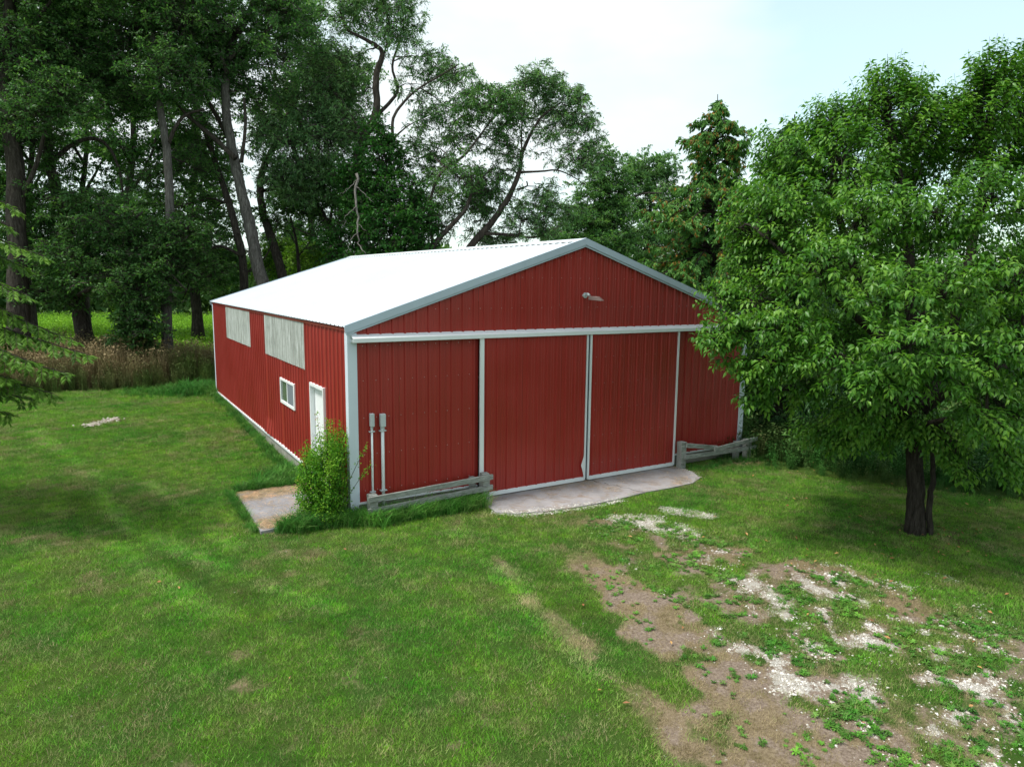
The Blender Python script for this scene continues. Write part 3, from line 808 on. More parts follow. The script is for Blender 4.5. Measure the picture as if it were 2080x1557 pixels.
# ------------------------------------------------------------------ low wooden guard rails
def guard(label, posts, rails, x):
    g = empty('guard_rail', x)
    tag(g, label, 'guard rail')
    for (px_, py_, h_, w1) in posts:
        MB().beam((px_, py_, -0.15), (px_+random.uniform(-.01, .01), py_, h_), w1, w1, 4, 0.006, up=(0, 1, 0)).build('post', M['wood'], g, bevel=0.006)
    for p, q in rails:
        MB().beam(p, q, 0.042, 0.098, 8, 0.004).build('rail', M['wood'], g, bevel=0.004)
    return g
guard('weathered wooden guard rail with two sloping boards beside the conduits',
      [(0.27, -0.29, 0.46, 0.15), (2.49, -0.27, 0.54, 0.15), (2.30, -0.14, 0.46, 0.10)],
      [((0.16, -0.39, 0.395), (2.62, -0.37, 0.475)), ((0.16, -0.39, 0.19), (2.62, -0.37, 0.275))], (1.4, -0.3, -0.03))
guard('weathered wooden guard rail with a broken sagging top board by the tree',
      [(7.55, -0.29, 0.60, 0.15), (9.62, -0.36, 0.46, 0.15), (9.40, -0.22, 0.40, 0.12)],
      [((7.60, -0.39, 0.53), (8.56, -0.41, 0.37)), ((8.42, -0.455, 0.355), (9.86, -0.45, 0.46)), ((7.56, -0.385, 0.26), (9.84, -0.45, 0.26))], (8.6, -0.35, -0.03))

# ------------------------------------------------------------------ scattering
def gn_scatter(name, P, sources, attrs, rot, scale, parent=None):
    """Points with per-point rotation, scale and tint; sources are instanced on them (used for grass, stones, litter)."""
    me = bpy.data.meshes.new(name)
    me.vertices.add(len(P)); me.vertices.foreach_set('co', np.ascontiguousarray(P, dtype=np.float32).ravel())
    def put(nm, typ, arr, key='value'):
        a = me.attributes.new(nm, typ, 'POINT'); a.data.foreach_set(key, np.ascontiguousarray(arr, dtype=np.float32).ravel())
    put('rot', 'FLOAT_VECTOR', rot, 'vector'); put('siz', 'FLOAT', scale)
    for k, v in attrs.items(): put(k, 'FLOAT', v)
    pick = me.attributes.new('pick', 'INT', 'POINT'); pick.data.foreach_set('value', rng.integers(0, len(sources), len(P)).astype(np.int32))
    o = link(name, me, None, parent)
    ng = bpy.data.node_groups.new(name, 'GeometryNodeTree')
    ng.interface.new_socket('Geometry', in_out='INPUT', socket_type='NodeSocketGeometry')
    ng.interface.new_socket('Geometry', in_out='OUTPUT', socket_type='NodeSocketGeometry')
    N, K = ng.nodes, ng.links
    gi, go = N.new('NodeGroupInput'), N.new('NodeGroupOutput')
    ip = N.new('GeometryNodeInstanceOnPoints')
    ci = N.new('GeometryNodeGeometryToInstance')
    for s_ in sources:
        oi = N.new('GeometryNodeObjectInfo'); oi.inputs['Object'].default_value = s_
        K.new([q for q in oi.outputs if q.name == 'Geometry'][0], ci.inputs[0])
    ip.inputs['Pick Instance'].default_value = True
    def na(nm, t):
        a = N.new('GeometryNodeInputNamedAttribute'); a.data_type = t; a.inputs['Name'].default_value = nm
        return [s for s in a.outputs if s.enabled and s.name == 'Attribute'][0]
    e2r = N.new('FunctionNodeEulerToRotation')
    K.new(na('rot', 'FLOAT_VECTOR'), e2r.inputs[0]); K.new(e2r.outputs[0], ip.inputs['Rotation'])
    K.new(na('siz', 'FLOAT'), ip.inputs['Scale']); K.new(na('pick', 'INT'), ip.inputs['Instance Index'])
    K.new(gi.outputs[0], ip.inputs['Points']); K.new(ci.outputs[0], ip.inputs['Instance'])
    K.new(ip.outputs[0], go.inputs[0])
    m = o.modifiers.new('scatter', 'NODES'); m.node_group = ng
    return o

def blade_clump(name, mat, n, rad, h, wd, lean=0.5, segs=1, mat2=None, part2=0.0):
    V, F, MI = [], [], []
    for i in range(n):
        a = random.uniform(0, 2*math.pi); r = rad*math.sqrt(random.random())
        x, y = r*math.cos(a), r*math.sin(a)
        hh = h*random.uniform(0.5, 1.15); la = random.uniform(0, 2*math.pi); ln = lean*hh*random.uniform(0.2, 1.2)
        wa = random.uniform(0, math.pi); dx, dy = math.cos(wa)*wd/2, math.sin(wa)*wd/2
        b = len(V)
        if segs == 1:
            V += [(x-dx, y-dy, 0), (x+dx, y+dy, 0), (x+ln*math.cos(la), y+ln*math.sin(la), hh)]
            F.append((b, b+1, b+2)); MI.append(1 if random.random() < part2 else 0)
        else:
            mx_, my_ = x+0.3*ln*math.cos(la), y+0.3*ln*math.sin(la)
            V += [(x-dx, y-dy, 0), (x+dx, y+dy, 0), (mx_-dx, my_-dy, hh*0.6), (mx_+dx, my_+dy, hh*0.6),
                  (x+ln*math.cos(la), y+ln*math.sin(la), hh*0.92)]
            F += [(b, b+1, b+3), (b, b+3, b+2), (b+2, b+3, b+4)]
    me = bpy.data.meshes.new(name); me.from_pydata(V, [], F); me.materials.append(mat)
    if mat2 is not None:
        me.materials.append(mat2); me.polygons.foreach_set('material_index', np.array(MI, dtype=np.int32))
    return bpy.data.objects.new(name, me)
def rosette(name, mat, n, ln, wd, up=0.35):
    V, F = [], []
    for i in range(n):
        a = 2*math.pi*i/n + random.uniform(-.3, .3); l_ = ln*random.uniform(0.6, 1.1); w = wd*random.uniform(.7, 1.1)
        c, s = math.cos(a), math.sin(a); b = len(V); e = random.uniform(0.4, 1.3)*up*l_
        V += [(0, 0, 0.005), (c*l_*.5-s*w/2, s*l_*.5+c*w/2, e*.9), (c*l_*.5+s*w/2, s*l_*.5-c*w/2, e*.9), (c*l_, s*l_, e*.7)]
        F += [(b, b+2, b+1), (b+1, b+2, b+3)]
    me = bpy.data.meshes.new(name); me.from_pydata(V, [], F); me.materials.append(mat)
    return bpy.data.objects.new(name, me)
def chip(name, mat):
    V = []; 
    for i in range(6):
        a = i*math.pi/3; V.append((math.cos(a)*random.uniform(.7, 1.1), math.sin(a)*random.uniform(.6, 1), random.uniform(-.1, .15)))
    V += [(random.uniform(-.2, .2), random.uniform(-.2, .2), random.uniform(.5, .8))]
    F = [(i, (i+1) % 6, 6) for i in range(6)]
    me = bpy.data.meshes.new(name); me.from_pydata(V, [], F); me.materials.append(mat)
    return bpy.data.objects.new(name, me)
def litter_leaf(name, mat):
    V = [(0, -1, 0), (-.45, 0, .25), (0, 0, .05), (.45, 0, .3), (0, 1, .2)]
    me = bpy.data.meshes.new(name); me.from_pydata(V, [], [(0, 2, 1), (0, 3, 2), (1, 2, 4), (2, 3, 4)]); me.materials.append(mat)
    return bpy.data.objects.new(name, me)
def scatter_in(n, x0, x1, y0, y1): return rng.uniform(x0, x1, n), rng.uniform(y0, y1, n)
def depth_of(x, y): return (x-CAM[0])*FW[0]+(y-CAM[1])*FW[1] + (0-CAM[2])*FW[2]
def in_wedge(x, y, pad=1.5):
    """Ground the photograph's wider surroundings need: the fan in front of the viewpoint with a margin for a side step."""
    f = (x-CAM[0])*math.sin(YAW)+(y-CAM[1])*math.cos(YAW); s = (x-CAM[0])*math.cos(YAW)-(y-CAM[1])*math.sin(YAW)
    return (f > 3.5) & (np.abs(s) < 0.78*f + pad)
def off_hard(x, y):
    barn_ = (x > -0.03) & (x < W+0.03) & (y > -0.02) & (y < L)
    pad_ = (x > -1.52) & (x < 0) & (y > 0.05) & (y < 2.44)
    edge = np.interp(x, [2.34, 2.6, 3.2, 4.0, 4.8, 6.2, 6.9, 7.3, 7.54], [-0.8, -1.22, -1.38, -1.45, -1.43, -1.36, -1.32, -1.12, -0.6])
    ap_ = (x > 2.42) & (x < 7.52) & (y > edge + 0.10*(fbm(x, y, 3.0, 8)-0.3)) & (y < 0.1)
    return ~(barn_ | pad_ | ap_)
def lawn_edge(x, y):
    """Positive on the mown side."""
    r = -((x - 9.76)*0.86 + (y + 2.68)*0.50) + 0.25*(fbm(x, y, 0.6, 6)-0.5)*2      # right-hand bank
    bk = 16.3 - 0.05*x - y + 0.5*(fbm(x, y, 0.5, 12)-0.5)*2                          # tall growth at the back
    return r, bk

# mown lawn
n_try = 190000
x, y = scatter_in(n_try, -18, 16, -9, 18)
f_ = (x-CAM[0])*math.sin(YAW)+(y-CAM[1])*math.cos(YAW)
r_, b_ = lawn_edge(x, y)
dry, bare, grav, duff = masks(x, y)
tuft = sstep(0.42, 0.58, fbm(x, y, 7.0, 71))
keepp = np.clip(1.25 - (0.35+0.60*(1-tuft))*grav - (0.08+0.50*(1-tuft))*bare - 0.30*duff, 0.0, 1) * np.clip(1.35 - f_/30, 0.35, 1)
k = in_wedge(x, y, 0.8) & off_hard(x, y) & (r_ > -0.3) & (b_ > -0.6) & (rng.random(n_try) < keepp)
x, y, dry, f_, bare = x[k], y[k], dry[k], f_[k], bare[k]
n = len(x)
sp = fbm(x, y, 5.0, 81)*.6 + fbm(x, y, 1.1, 82)*.4
dryv = np.clip(dry*1.0 + 0.75*bare*(1-.6*tuft[k]) + 0.85*sstep(0.47, 0.68, sp)*rng.random(n) + rng.normal(0.07, 0.16, n), 0, 1)
P = np.stack([x, y, height(x, y)-0.008], 1)
rot = np.stack([rng.normal(0, .08, n), rng.normal(0, .08, n), rng.uniform(0, 6.28, n)], 1)
siz = rng.uniform(0.7, 1.15, n)*(1 - 0.35*bare - 0.2*dry)*(1 + np.clip(f_-12, 0, 16)*0.035)
src = [blade_clump('grass_clump', M['blade'], 46, 0.13, 0.046, 0.0062, 1.0, 1, M['deadblade'], .03+.05*q) for q in range(5)]
tnt = np.clip(rng.random(n)*0.8 + 0.1 + 0.65*capsules(x, y, LIGHT_TRACKS)*sstep(.3, .6, fbm(x, y, 1.5, 91)) - 0.4*capsules(x, y, DARK_TRACKS)*sstep(.3, .6, fbm(x, y, 1.5, 92)), 0, 1)
g = gn_scatter('lawn_grass', P, src, {'dry': dryv, 'tint': tnt}, rot, siz)
tag(g, 'short mown green lawn grass with dry patches around the barn', 'grass', kind='stuff')

# longer unmown grass at the foundation, guard rail, pad edge, tree foot
def band(pts, wd, n_):
    pts = np.array(pts, float); seg = rng.integers(0, len(pts)-1, n_); t = rng.random(n_)[:, None]
    p = pts[seg]*(1-t)+pts[seg+1]*t + rng.normal(0, 1, (n_, 2))*wd
    return p[:, 0], p[:, 1]
xs, ys, ss = [], [], []
for pts, wd, n_, s_ in ((((0.1, -0.42), (1.3, -0.42), (2.5, -0.40)), 0.10, 620, 1.0), (((-1.15, -0.06), (-0.7, -0.08), (0.15, -0.30)), 0.08, 560, .95),
                        (((-0.20, 2.6), (-0.18, 6), (-0.15, 10), (-0.2, 14.3)), 0.07, 620, 0.62), (((-1.6, 0.1), (-1.58, 2.4)), 0.04, 200, 0.5),
                        (((-1.4, 2.55), (-0.1, 2.6)), 0.12, 330, 0.75), (((-0.7, 2.6), (-0.3, 3.6)), 0.18, 240, 0.9), (((-0.9, 14.9), (0.2, 15.4)), 0.5, 500, 1.3),
                        (((7.7, -0.5), (9.9, -0.5)), 0.12, 160, 0.5), (((0.2, -0.2), (2.4, -0.2)), 0.06, 260, 0.8), (((-2.0, 15.3), (-0.6, 15.6)), 0.5, 300, 0.9)):
    a, b = band(pts, wd, n_); xs.append(a); ys.append(b); ss.append(np.full(n_, s_))
x, y, s_ = map(np.concatenate, (xs, ys, ss))
k = off_hard(x, y); x, y, s_ = x[k], y[k], s_[k]; n = len(x)
src = [blade_clump('tall_clump', M['tallblade'], 20, 0.10, 0.26, 0.009, 0.95, 2) for _ in range(4)]
g = gn_scatter('tall_grass', np.stack([x, y, height(x, y)-0.01], 1), src, {'dry': np.clip(rng.normal(.06, .14, n), 0, 1), 'tint': rng.random(n)},
               np.stack([rng.normal(0, .12, n), rng.normal(0, .12, n), rng.uniform(0, 6.28, n)], 1), s_*rng.uniform(.35, 1.3, n))
tag(g, 'long unmown grass along the barn base, guard rail and concrete pad', 'tall grass', kind='stuff')

# broad weeds in the worn drive
n_try = 46000
x, y = scatter_in(n_try, 0, 13, -9.5, -0.3)
wn_ = np.maximum(capsules(x, y, WORN), .25*capsules(x, y, STRIP)); cl = fbm(x, y, 1.9, 21); dry, bare, grav, duff = masks(x, y); r_, b_ = lawn_edge(x, y)
k = in_wedge(x, y) & off_hard(x, y) & (rng.random(n_try) < wn_*sstep(0.32, 0.56, cl)*(1-0.35*grav)*sstep(0.44, 0.58, fbm(x, y, 5.0, 72))) & (r_ > 0)
x, y = x[k], y[k]; n = len(x)
src = [rosette('weed_rosette', M['clover'], 13, 0.052, 0.016, 0.6) for _ in range(4)]
g = gn_scatter('drive_weeds', np.stack([x, y, height(x, y)], 1), src, {'dry': np.clip(rng.normal(.1, .2, n), 0, 1), 'tint': rng.random(n)},
               np.stack([rng.normal(0, .15, n), rng.normal(0, .15, n), rng.uniform(0, 6.28, n)], 1), rng.uniform(.5, 1.25, n))
tag(g, 'low broad-leaved weeds growing over the worn gravel drive', 'weeds', kind='stuff')

# limestone chips
n_try = 230000
x, y = scatter_in(n_try, 0, 13, -9.5, -0.2)
dry, bare, grav, duff = masks(x, y); wn_ = capsules(x, y, WORN)
k = in_wedge(x, y, 0.5) & off_hard(x, y) & (rng.random(n_try) < np.clip(grav*(.12+1.1*sstep(.42, .60, fbm(x, y, 8.0, 95, 3))) + 0.05*wn_*sstep(.4, .6, fbm(x, y, 2.0, 96)), 0, 1))
x, y = x[k], y[k]
a, b = band([(2.35, -0.9), (2.7, -1.28), (3.3, -1.43), (4.2, -1.5), (4.9, -1.46)], 0.05, 1300)
a2, b2 = band([(7.35, -1.05), (7.55, -0.7), (7.6, -0.3)], 0.09, 260)
a3, b3 = band([(2.6, -1.2), (3.3, -1.36), (4.2, -1.42)], 0.08, 500)
x = np.concatenate([x, a, a2, a3]); y = np.concatenate([y, b, b2, b3]); n = len(x)
z = height(x, y); z = np.where(off_hard(x, y), z, 0.004)
src = [chip('chip', M['stone']) for _ in range(5)]
g = gn_scatter('gravel', np.stack([x, y, z], 1), src, {'tint': np.clip(rng.normal(.5, .27, n), 0, 1)},
               np.stack([rng.normal(0, .3, n), rng.normal(0, .3, n), rng.uniform(0, 6.28, n)], 1), rng.lognormal(-4.6, .42, n))
tag(g, 'pale limestone chips showing through the thin grass of the drive', 'gravel', kind='stuff')

# straw and clippings on the concrete
n = 16000
x = rng.uniform(-1.5, -0.05, n); y = rng.uniform(0.08, 2.42, n)
pr = np.maximum(sstep(0.80, 0.25, y), sstep(1.65, 2.15, y))
pr = np.maximum(pr, 0.05)*sstep(0.25, 0.6, fbm(x, y, 3.0, 31)+0.15)
k = rng.random(n) < pr; x, y = x[k], y[k]; z = np.full(len(x), 0.029)
x2 = rng.uniform(2.5, 7.5, 5000); y2 = rng.uniform(-1.3, -0.05, 5000)
pr2 = sstep(-0.55, -0.1, y2)*sstep(0.42, 0.62, fbm(x2, y2, 1.4, 33)) + 0.06
pr2 = np.maximum(pr2, sstep(0.6, 0.75, fbm(x2, y2, 1.8, 35))*0.7)
k = rng.random(5000) < pr2; x2, y2 = x2[k], y2[k]
x3, y3 = band([(7.7, -0.5), (9.6, -0.45)], 0.18, 700)
x = np.concatenate([x, x2, x3]); y = np.concatenate([y, y2, y3]); z = np.concatenate([z, np.full(len(x2), 0.008), height(x3, y3)+0.01]); n = len(x)
src = [blade_clump('straw_bits', M['straw'], 7, 0.05, 0.006, 0.004, 9.0) for _ in range(4)]
g = gn_scatter('dry_clippings', np.stack([x, y, z], 1), src, {'dry': (rng.random(n) < .35).astype(float), 'tint': rng.random(n)},
               np.stack([np.zeros(n), np.zeros(n), rng.uniform(0, 6.28, n)], 1), rng.uniform(.9, 1.7, n))
tag(g, 'dry grass clippings lying on the concrete', 'clippings', kind='stuff')

# fallen leaves
x, y = scatter_in(2600, -4, 13, -9.5, 1)
dx, dy = x-8.54, y+5.06
pr = 0.022 + 0.75*np.exp(-(dx*dx+dy*dy)/1.3) + 0.16*np.exp(-(dx*dx+dy*dy)/18)
k = in_wedge(x, y) & off_hard(x, y) & (rng.random(2600) < pr); x, y = x[k], y[k]; n = len(x)
g = gn_scatter('fallen_leaves', np.stack([x, y, height(x, y)+0.035], 1), [litter_leaf('litter_leaf', M['fallen']) for _ in range(3)],
               {'tint': rng.random(n)}, np.stack([rng.normal(0, .3, n), rng.normal(0, .3, n), rng.uniform(0, 6.28, n)], 1), rng.uniform(.022, .042, n))
tag(g, 'fallen orange-brown leaves scattered on the lawn and drive', 'fallen leaves', kind='stuff')

# small patch of pale rubble in the left lawn
x, y = band([(-3.9, 10.3), (-3.5, 10.6), (-3.25, 10.95)], 0.11, 150); n = len(x)
g = gn_scatter('rubble_patch', np.stack([x, y, height(x, y)+.02], 1), [chip('chip', M['stone']) for _ in range(4)], {'tint': np.clip(rng.normal(.12, .18, n), 0, 1)},
               np.stack([rng.normal(0, .2, n), rng.normal(0, .2, n), rng.uniform(0, 6.28, n)], 1), rng.uniform(.02, .06, n))
tag(g, 'small patch of pale stone rubble in the lawn left of the barn', 'rubble', kind='stuff')

# tall growth: brown weeds at the back edge, green weeds on the right bank, bright field beyond
def weeds(name, x, y, mat, h, wd, dryp, siz, label, cat, n_b=22, rad=0.22, leafy=False):
    n = len(x)
    src = []
    for _ in range(5):
        src.append(blade_clump(name+'_clump', mat, n_b, rad, h, wd, 0.22, 2))
        if leafy:
            o = src[-1]; V = [tuple(v.co) for v in o.data.vertices]; F = [tuple(p.vertices) for p in o.data.polygons]
            for _k in range(90):
                a = random.uniform(0, 6.28); r = rad*1.3*math.sqrt(random.random()); zz = h*random.uniform(.15, 1.0); s_ = random.uniform(.05, .11)
                c = Vector((r*math.cos(a), r*math.sin(a), zz)); d_ = Vector((random.gauss(0, 1), random.gauss(0, 1), random.gauss(-.2, .5))).normalized(); e_ = d_.cross(Vector((random.gauss(0, .4), random.gauss(0, .4), 1))).normalized()
                b = len(V); V += [tuple(c), tuple(c+d_*s_*.5+e_*s_*.28), tuple(c+d_*s_*.5-e_*s_*.28), tuple(c+d_*s_)]
                F += [(b, b+2, b+1), (b+1, b+2, b+3)]
            me = bpy.data.meshes.new(name+'_clump'); me.from_pydata(V, [], F); me.materials.append(mat); o.data = me
    g = gn_scatter(name, np.stack([x, y, height(x, y)-.03], 1), src, {'dry': dryp, 'tint': rng.random(n)},
                   np.stack([rng.normal(0, .08, n), rng.normal(0, .08, n), rng.uniform(0, 6.28, n)], 1), siz)
    return tag(g, label, cat, kind='stuff')
x, y = scatter_in(9000, -24, 12, 15.2, 24)
r_, b_ = lawn_edge(x, y)
k = in_wedge(x, y, 3) & (b_ < -0.15) & (rng.random(9000) < 0.8); x, y, b_ = x[k], y[k], b_[k]
dv = np.clip(sstep(0.30, 0.50, fbm(x, y, .5, 41)) * (0.75+rng.normal(0, .2, len(x))), 0, 1)*sstep(0.0, 1.4, -b_)
weeds('brown_weeds', x, y, M['brownweed'], 1.65, 0.016, dv, rng.uniform(.5, 1.1, len(x))*sstep(-0.9, 1.6, -b_)*(.8+.4*fbm(x, y, .8, 3)), 'tall brown and green weeds standing behind the back lawn', 'weeds', 30, 0.25, True)
x, y = scatter_in(14000, -30, 30, 23, 62)
k = in_wedge(x, y, 4) & (rng.random(14000) < .75); x, y = x[k], y[k]
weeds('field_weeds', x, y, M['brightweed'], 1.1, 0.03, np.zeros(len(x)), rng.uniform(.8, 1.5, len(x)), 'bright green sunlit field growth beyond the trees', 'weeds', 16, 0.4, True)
x, y = scatter_in(14000, 7.5, 30, -14, 16)
r_, b_ = lawn_edge(x, y)
k = in_wedge(x, y, 3) & (r_ < -0.15) & (rng.random(14000) < .85); x, y, r_ = x[k], y[k], r_[k]
weeds('bank_weeds', x, y, M['greenweed'], 0.95, 0.014, np.clip(0.3*sstep(.5, .7, fbm(x, y, .6, 51))+rng.normal(0, .10, len(x)), 0, 1), rng.uniform(.6, 1.25, len(x))*sstep(-0.6, 2.2, -r_), 'green weeds covering the bank beyond the right lawn edge', 'weeds', 20, 0.22, True)

# ------------------------------------------------------------------ trees
DENS, TIPK = 44, 1.0
LEAF_T = np.array([(0, 0, 0), (-.5, .42, .10), (0, .45, 0), (.5, .42, .10), (0, 1, -.16)])     # side, along, normal
LEAF_F = np.array([(0, 2, 1), (0, 3, 2), (1, 2, 4), (2, 3, 4)])
FLAT_T = np.array([(0, 0, 0), (-.5, .5, .06), (.5, .5, .06), (0, 1, -.08)])
FLAT_F = np.array([(0, 2, 1), (1, 2, 3)])
def unit(a): return a/(np.linalg.norm(a, axis=-1, keepdims=True)+1e-9)
def leaf_frames(C, D, N):
    D = unit(D); S = unit(np.cross(D, N)); N2 = np.cross(S, D)
    return S, D, N2
def leaf_mesh(name, C, D, N, ln, wd, tint, fancy=False):
    T, F = (LEAF_T, LEAF_F) if fancy else (FLAT_T, FLAT_F)
    S, D, N2 = leaf_frames(C, D, N)
    k = len(T)
    V = C[:, None] + S[:, None]*(T[None, :, 0:1]*wd[:, None, None]) + D[:, None]*(T[None, :, 1:2]*ln[:, None, None]) + N2[:, None]*(T[None, :, 2:3]*ln[:, None, None])
    Fa = (F[None] + (np.arange(len(C))*k)[:, None, None]).reshape(-1, 3)
    return big_mesh(name, V.reshape(-1, 3), Fa, {'tint': np.repeat(tint, k)})

def smooth_path(P, n=6):
    P = [Vector(p) for p in P]
    if len(P) == 2: return [P[0].lerp(P[1], i/n) for i in range(n+1)]
    Q = [P[0]*2-P[1]] + P + [P[-1]*2-P[-2]]
    out = []
    for i in range(1, len(Q)-2):
        for k in range(n):
            t = k/n; a, b, c, d = Q[i-1], Q[i], Q[i+1], Q[i+2]
            out.append(0.5*((2*b)+(c-a)*t+(2*a-5*b+4*c-d)*t*t+(3*b-a-3*c+d)*t*t*t))
    out.append(P[-1]); return out
def wiggle(path, amp):
    return [path[0]] + [p + Vector((random.gauss(0, amp), random.gauss(0, amp), random.gauss(0, amp*.6))) for p in path[1:-1]] + [path[-1]]
def radii(n, r0, r1, flare=0.0):
    return [(r0+(r1-r0)*(i/(n-1)))*(1+flare*math.exp(-i/1.6)) for i in range(n)]

def sprig(kind, mat, twig, n, ln, w, droop, spread):
    """One spray of leaves with its twigs, hanging round the end of a branch (instanced many times in a crown)."""
    V, F, mi, tt = [], [], [], []
    nt = 7
    for i in range(nt):
        a = random.uniform(0, 6.283); el = random.gauss(.15, .45); L0 = spread*random.uniform(.6, 1.15)
        d = np.array([math.cos(a)*math.cos(el), math.sin(a)*math.cos(el), math.sin(el)]); e = d*L0+np.array([0, 0, -droop*L0*.7])
        b = len(V); V += [(0, .003, 0), (0, -.004, .004), tuple(e*.55+np.array([0, 0, .04])), tuple(e)]; F += [(b, b+1, b+2), (b+1, b+3, b+2)]; mi += [1, 1]; tt += [.5]*4
        for k in range(n//nt):
            s = random.random()**.7; p = e*s+np.array([random.gauss(0, .07), random.gauss(0, .07), random.gauss(0, .05)])*spread*1.6
            dd = unit(d*.6+rng.normal(0, .6, 3)+np.array([0, 0, -droop])); N = unit(rng.normal(0, .5, 3)+np.array([0, 0, 1])); S = unit(np.cross(dd, N)); l_ = ln*random.uniform(.6, 1.25)
            b = len(V); V += [tuple(p), tuple(p+dd*l_*.5-S*l_*w*.5), tuple(p+dd*l_*.5+S*l_*w*.5), tuple(p+dd*l_+np.array([0, 0, -.1*l_]))]
            F += [(b, b+2, b+1), (b+1, b+2, b+3)]; mi += [0, 0]; tt += [min(1, max(0, random.gauss(.45, .16)))]*4
    me = big_mesh('sprig', np.array(V), np.array(F), {'tint': np.array(tt)}); me.materials.append(mat); me.materials.append(twig)
    me.polygons.foreach_set('material_index', np.array(mi, dtype=np.int32)); me.update()
    return bpy.data.objects.new('sprig', me)
SPRIGS = {}
def sprigs_for(mat, twig, ln, w, droop, spread):
    key = (mat.name, ln, w, droop, spread)
    if key not in SPRIGS: SPRIGS[key] = [sprig('s', mat, twig, 63, ln, w, droop, spread) for _ in range(4)]
    return SPRIGS[key]

def tree(label, limbs, clumps, leaf, bark, cat='tree', group=None, name='tree', leaf_len=0.15, leaf_w=0.45, per_tip=34, spread=0.38,
         droop=0.4, tipdens=1.0, barkup=None, dead=None, limbk=1.0, twig_r=0.012, extra=None, limb_name='limb'):
    """limbs: [(points, r0, r1)], the first is the trunk. clumps: [(centre, radii(3), weight)] hold the foliage; every clump hangs on
    a branch that leaves the nearest limb, every spray of leaves on a twig of that branch."""
    base = Vector(limbs[0][0][0]); base.z = float(height(np.array([base.x]), np.array([base.y]))[0])
    root = empty(name, base); tag(root, label, cat, group)
    allpts = []
    for i, (pts, r0, r1) in enumerate(limbs):
        r0, r1 = r0*(.80 if i == 0 else .62)*limbk, r1*.7*limbk
        path = smooth_path(pts, 5)
        path = wiggle(path, min(r0*0.06, 0.02))
        if i == 0:
            path[0] = path[0] - Vector((0, 0, 0.3))
        rr = radii(len(path), r0, r1, 0.45 if i == 0 else 0.15)
        rr = [r*random.uniform(.96, 1.05) for r in rr]
        mb = MB(); mb.tube(path, rr, 12 if r0 > .1 else 7)
        mb.build('trunk' if i == 0 else limb_name, (barkup or bark) if (i and barkup) else bark, root, smooth=True)
        start = len(path)//3 if i == 0 else 1
        allpts += [(p, rr[j]) for j, p in enumerate(path) if j >= start]
    LP = np.array([tuple(p) for p, _ in allpts]); LR = np.array([r for _, r in allpts])
    C, D, T = [], [], []
    br = MB()
    for (c, rad, wgt) in clumps:
        c = np.array(c, float); rad = np.array(rad, float)
        cost = np.linalg.norm(LP-c, axis=1) + 0.8*np.maximum(0, LP[:, 2]-c[2])
        j = int(np.argmin(cost)); a = LP[j]
        vec = c-a; ln = np.linalg.norm(vec)
        r0 = min(LR[j]*0.6, 0.018+0.016*ln); 
        mid = a+vec*0.5+np.array([random.gauss(0, .08*ln), random.gauss(0, .08*ln), 0.10*ln])
        sec = smooth_path([a, mid, c, c+vec*0.25*min(1, rad.min()/max(ln, .1))+np.array([0, 0, -.1*droop])], 4)
        sec = wiggle(sec, 0.025*ln**.5)
        if ln > 0.25: br.tube(sec, radii(len(sec), r0, 0.010), 5, cap=False)
        S = np.array([tuple(p) for p in sec]); half = S[len(S)//3:]
        vol = rad[0]*rad[1]*rad[2]; area = (rad[0]*rad[1]+rad[1]*rad[2]+rad[0]*rad[2])/3
        nt = max(5, int(area*DENS*wgt*tipdens*TIPK))
        u = unit(rng.normal(size=(nt, 3))); rr_ = (0.25+0.75*rng.random(nt)**0.5)*np.where(rng.random(nt) < .22, 1.35, 1.0)
        tips = c + u*rr_[:, None]*rad*1.10
        for t in tips:
            q = half[int(np.argmin(np.linalg.norm(half-t, axis=1)+rng.random(len(half))*0.3))]
            m_ = (q+t)/2 + rng.normal(0, .05, 3) + np.array([0, 0, .06])
            br.tube([q, m_, t], [twig_r, twig_r*.7, twig_r*.35], 3, cap=False)
            td = unit(t-q)
            C.append(t)
    tag(br.build('branches', barkup or bark, root), kind='stuff')
    C = np.array(C); n = len(C)
    o = gn_scatter('crown', C, sprigs_for(leaf, bark, leaf_len*.85, leaf_w, droop*.6, spread), {'clump': rng.normal(0, .14, n)},
                   np.stack([rng.normal(0, .25, n), rng.normal(0, .25, n), rng.uniform(0, 6.28, n)], 1), rng.uniform(.7, 1.3, n), parent=root)
    tag(o, kind='stuff')
    if dead:
        mb = MB()
        for pts, r0, r1 in dead:
            path = wiggle(smooth_path(pts, 5), 0.03); mb.tube(path, radii(len(path), r0, r1), 6)
        o = mb.build('dead_branch', M['dead'], root, smooth=True); o['label'] = 'bare pale dead branch hanging down'
    return root, n

def L_(pts, r0, r1, D=None):
    """Limb from survey positions (u, v[, depth])."""
    return ([at(p[0], p[1], p[2] if len(p) > 2 else D) for p in pts], r0, r1)
def G_(D, *cl):
    """Foliage masses from survey positions (u, v, ru, rv[, depth shift[, weight]])."""
    out = []
    for c in cl:
        u, v, ru, rv = c[:4]; dd = c[4] if len(c) > 4 else 0; w = c[5] if len(c) > 5 else 1
        d = D+dd; m = d/FPX
        out.append((at(u, v, d), (ru*m, max(ru, rv)*m*0.9, rv*m), w))
    return out
NL = 0; 
def T_(*a, **k):
    global NL
    r, n = tree(*a, **k); NL += n
    return r
TG = 'old trees behind the barn'

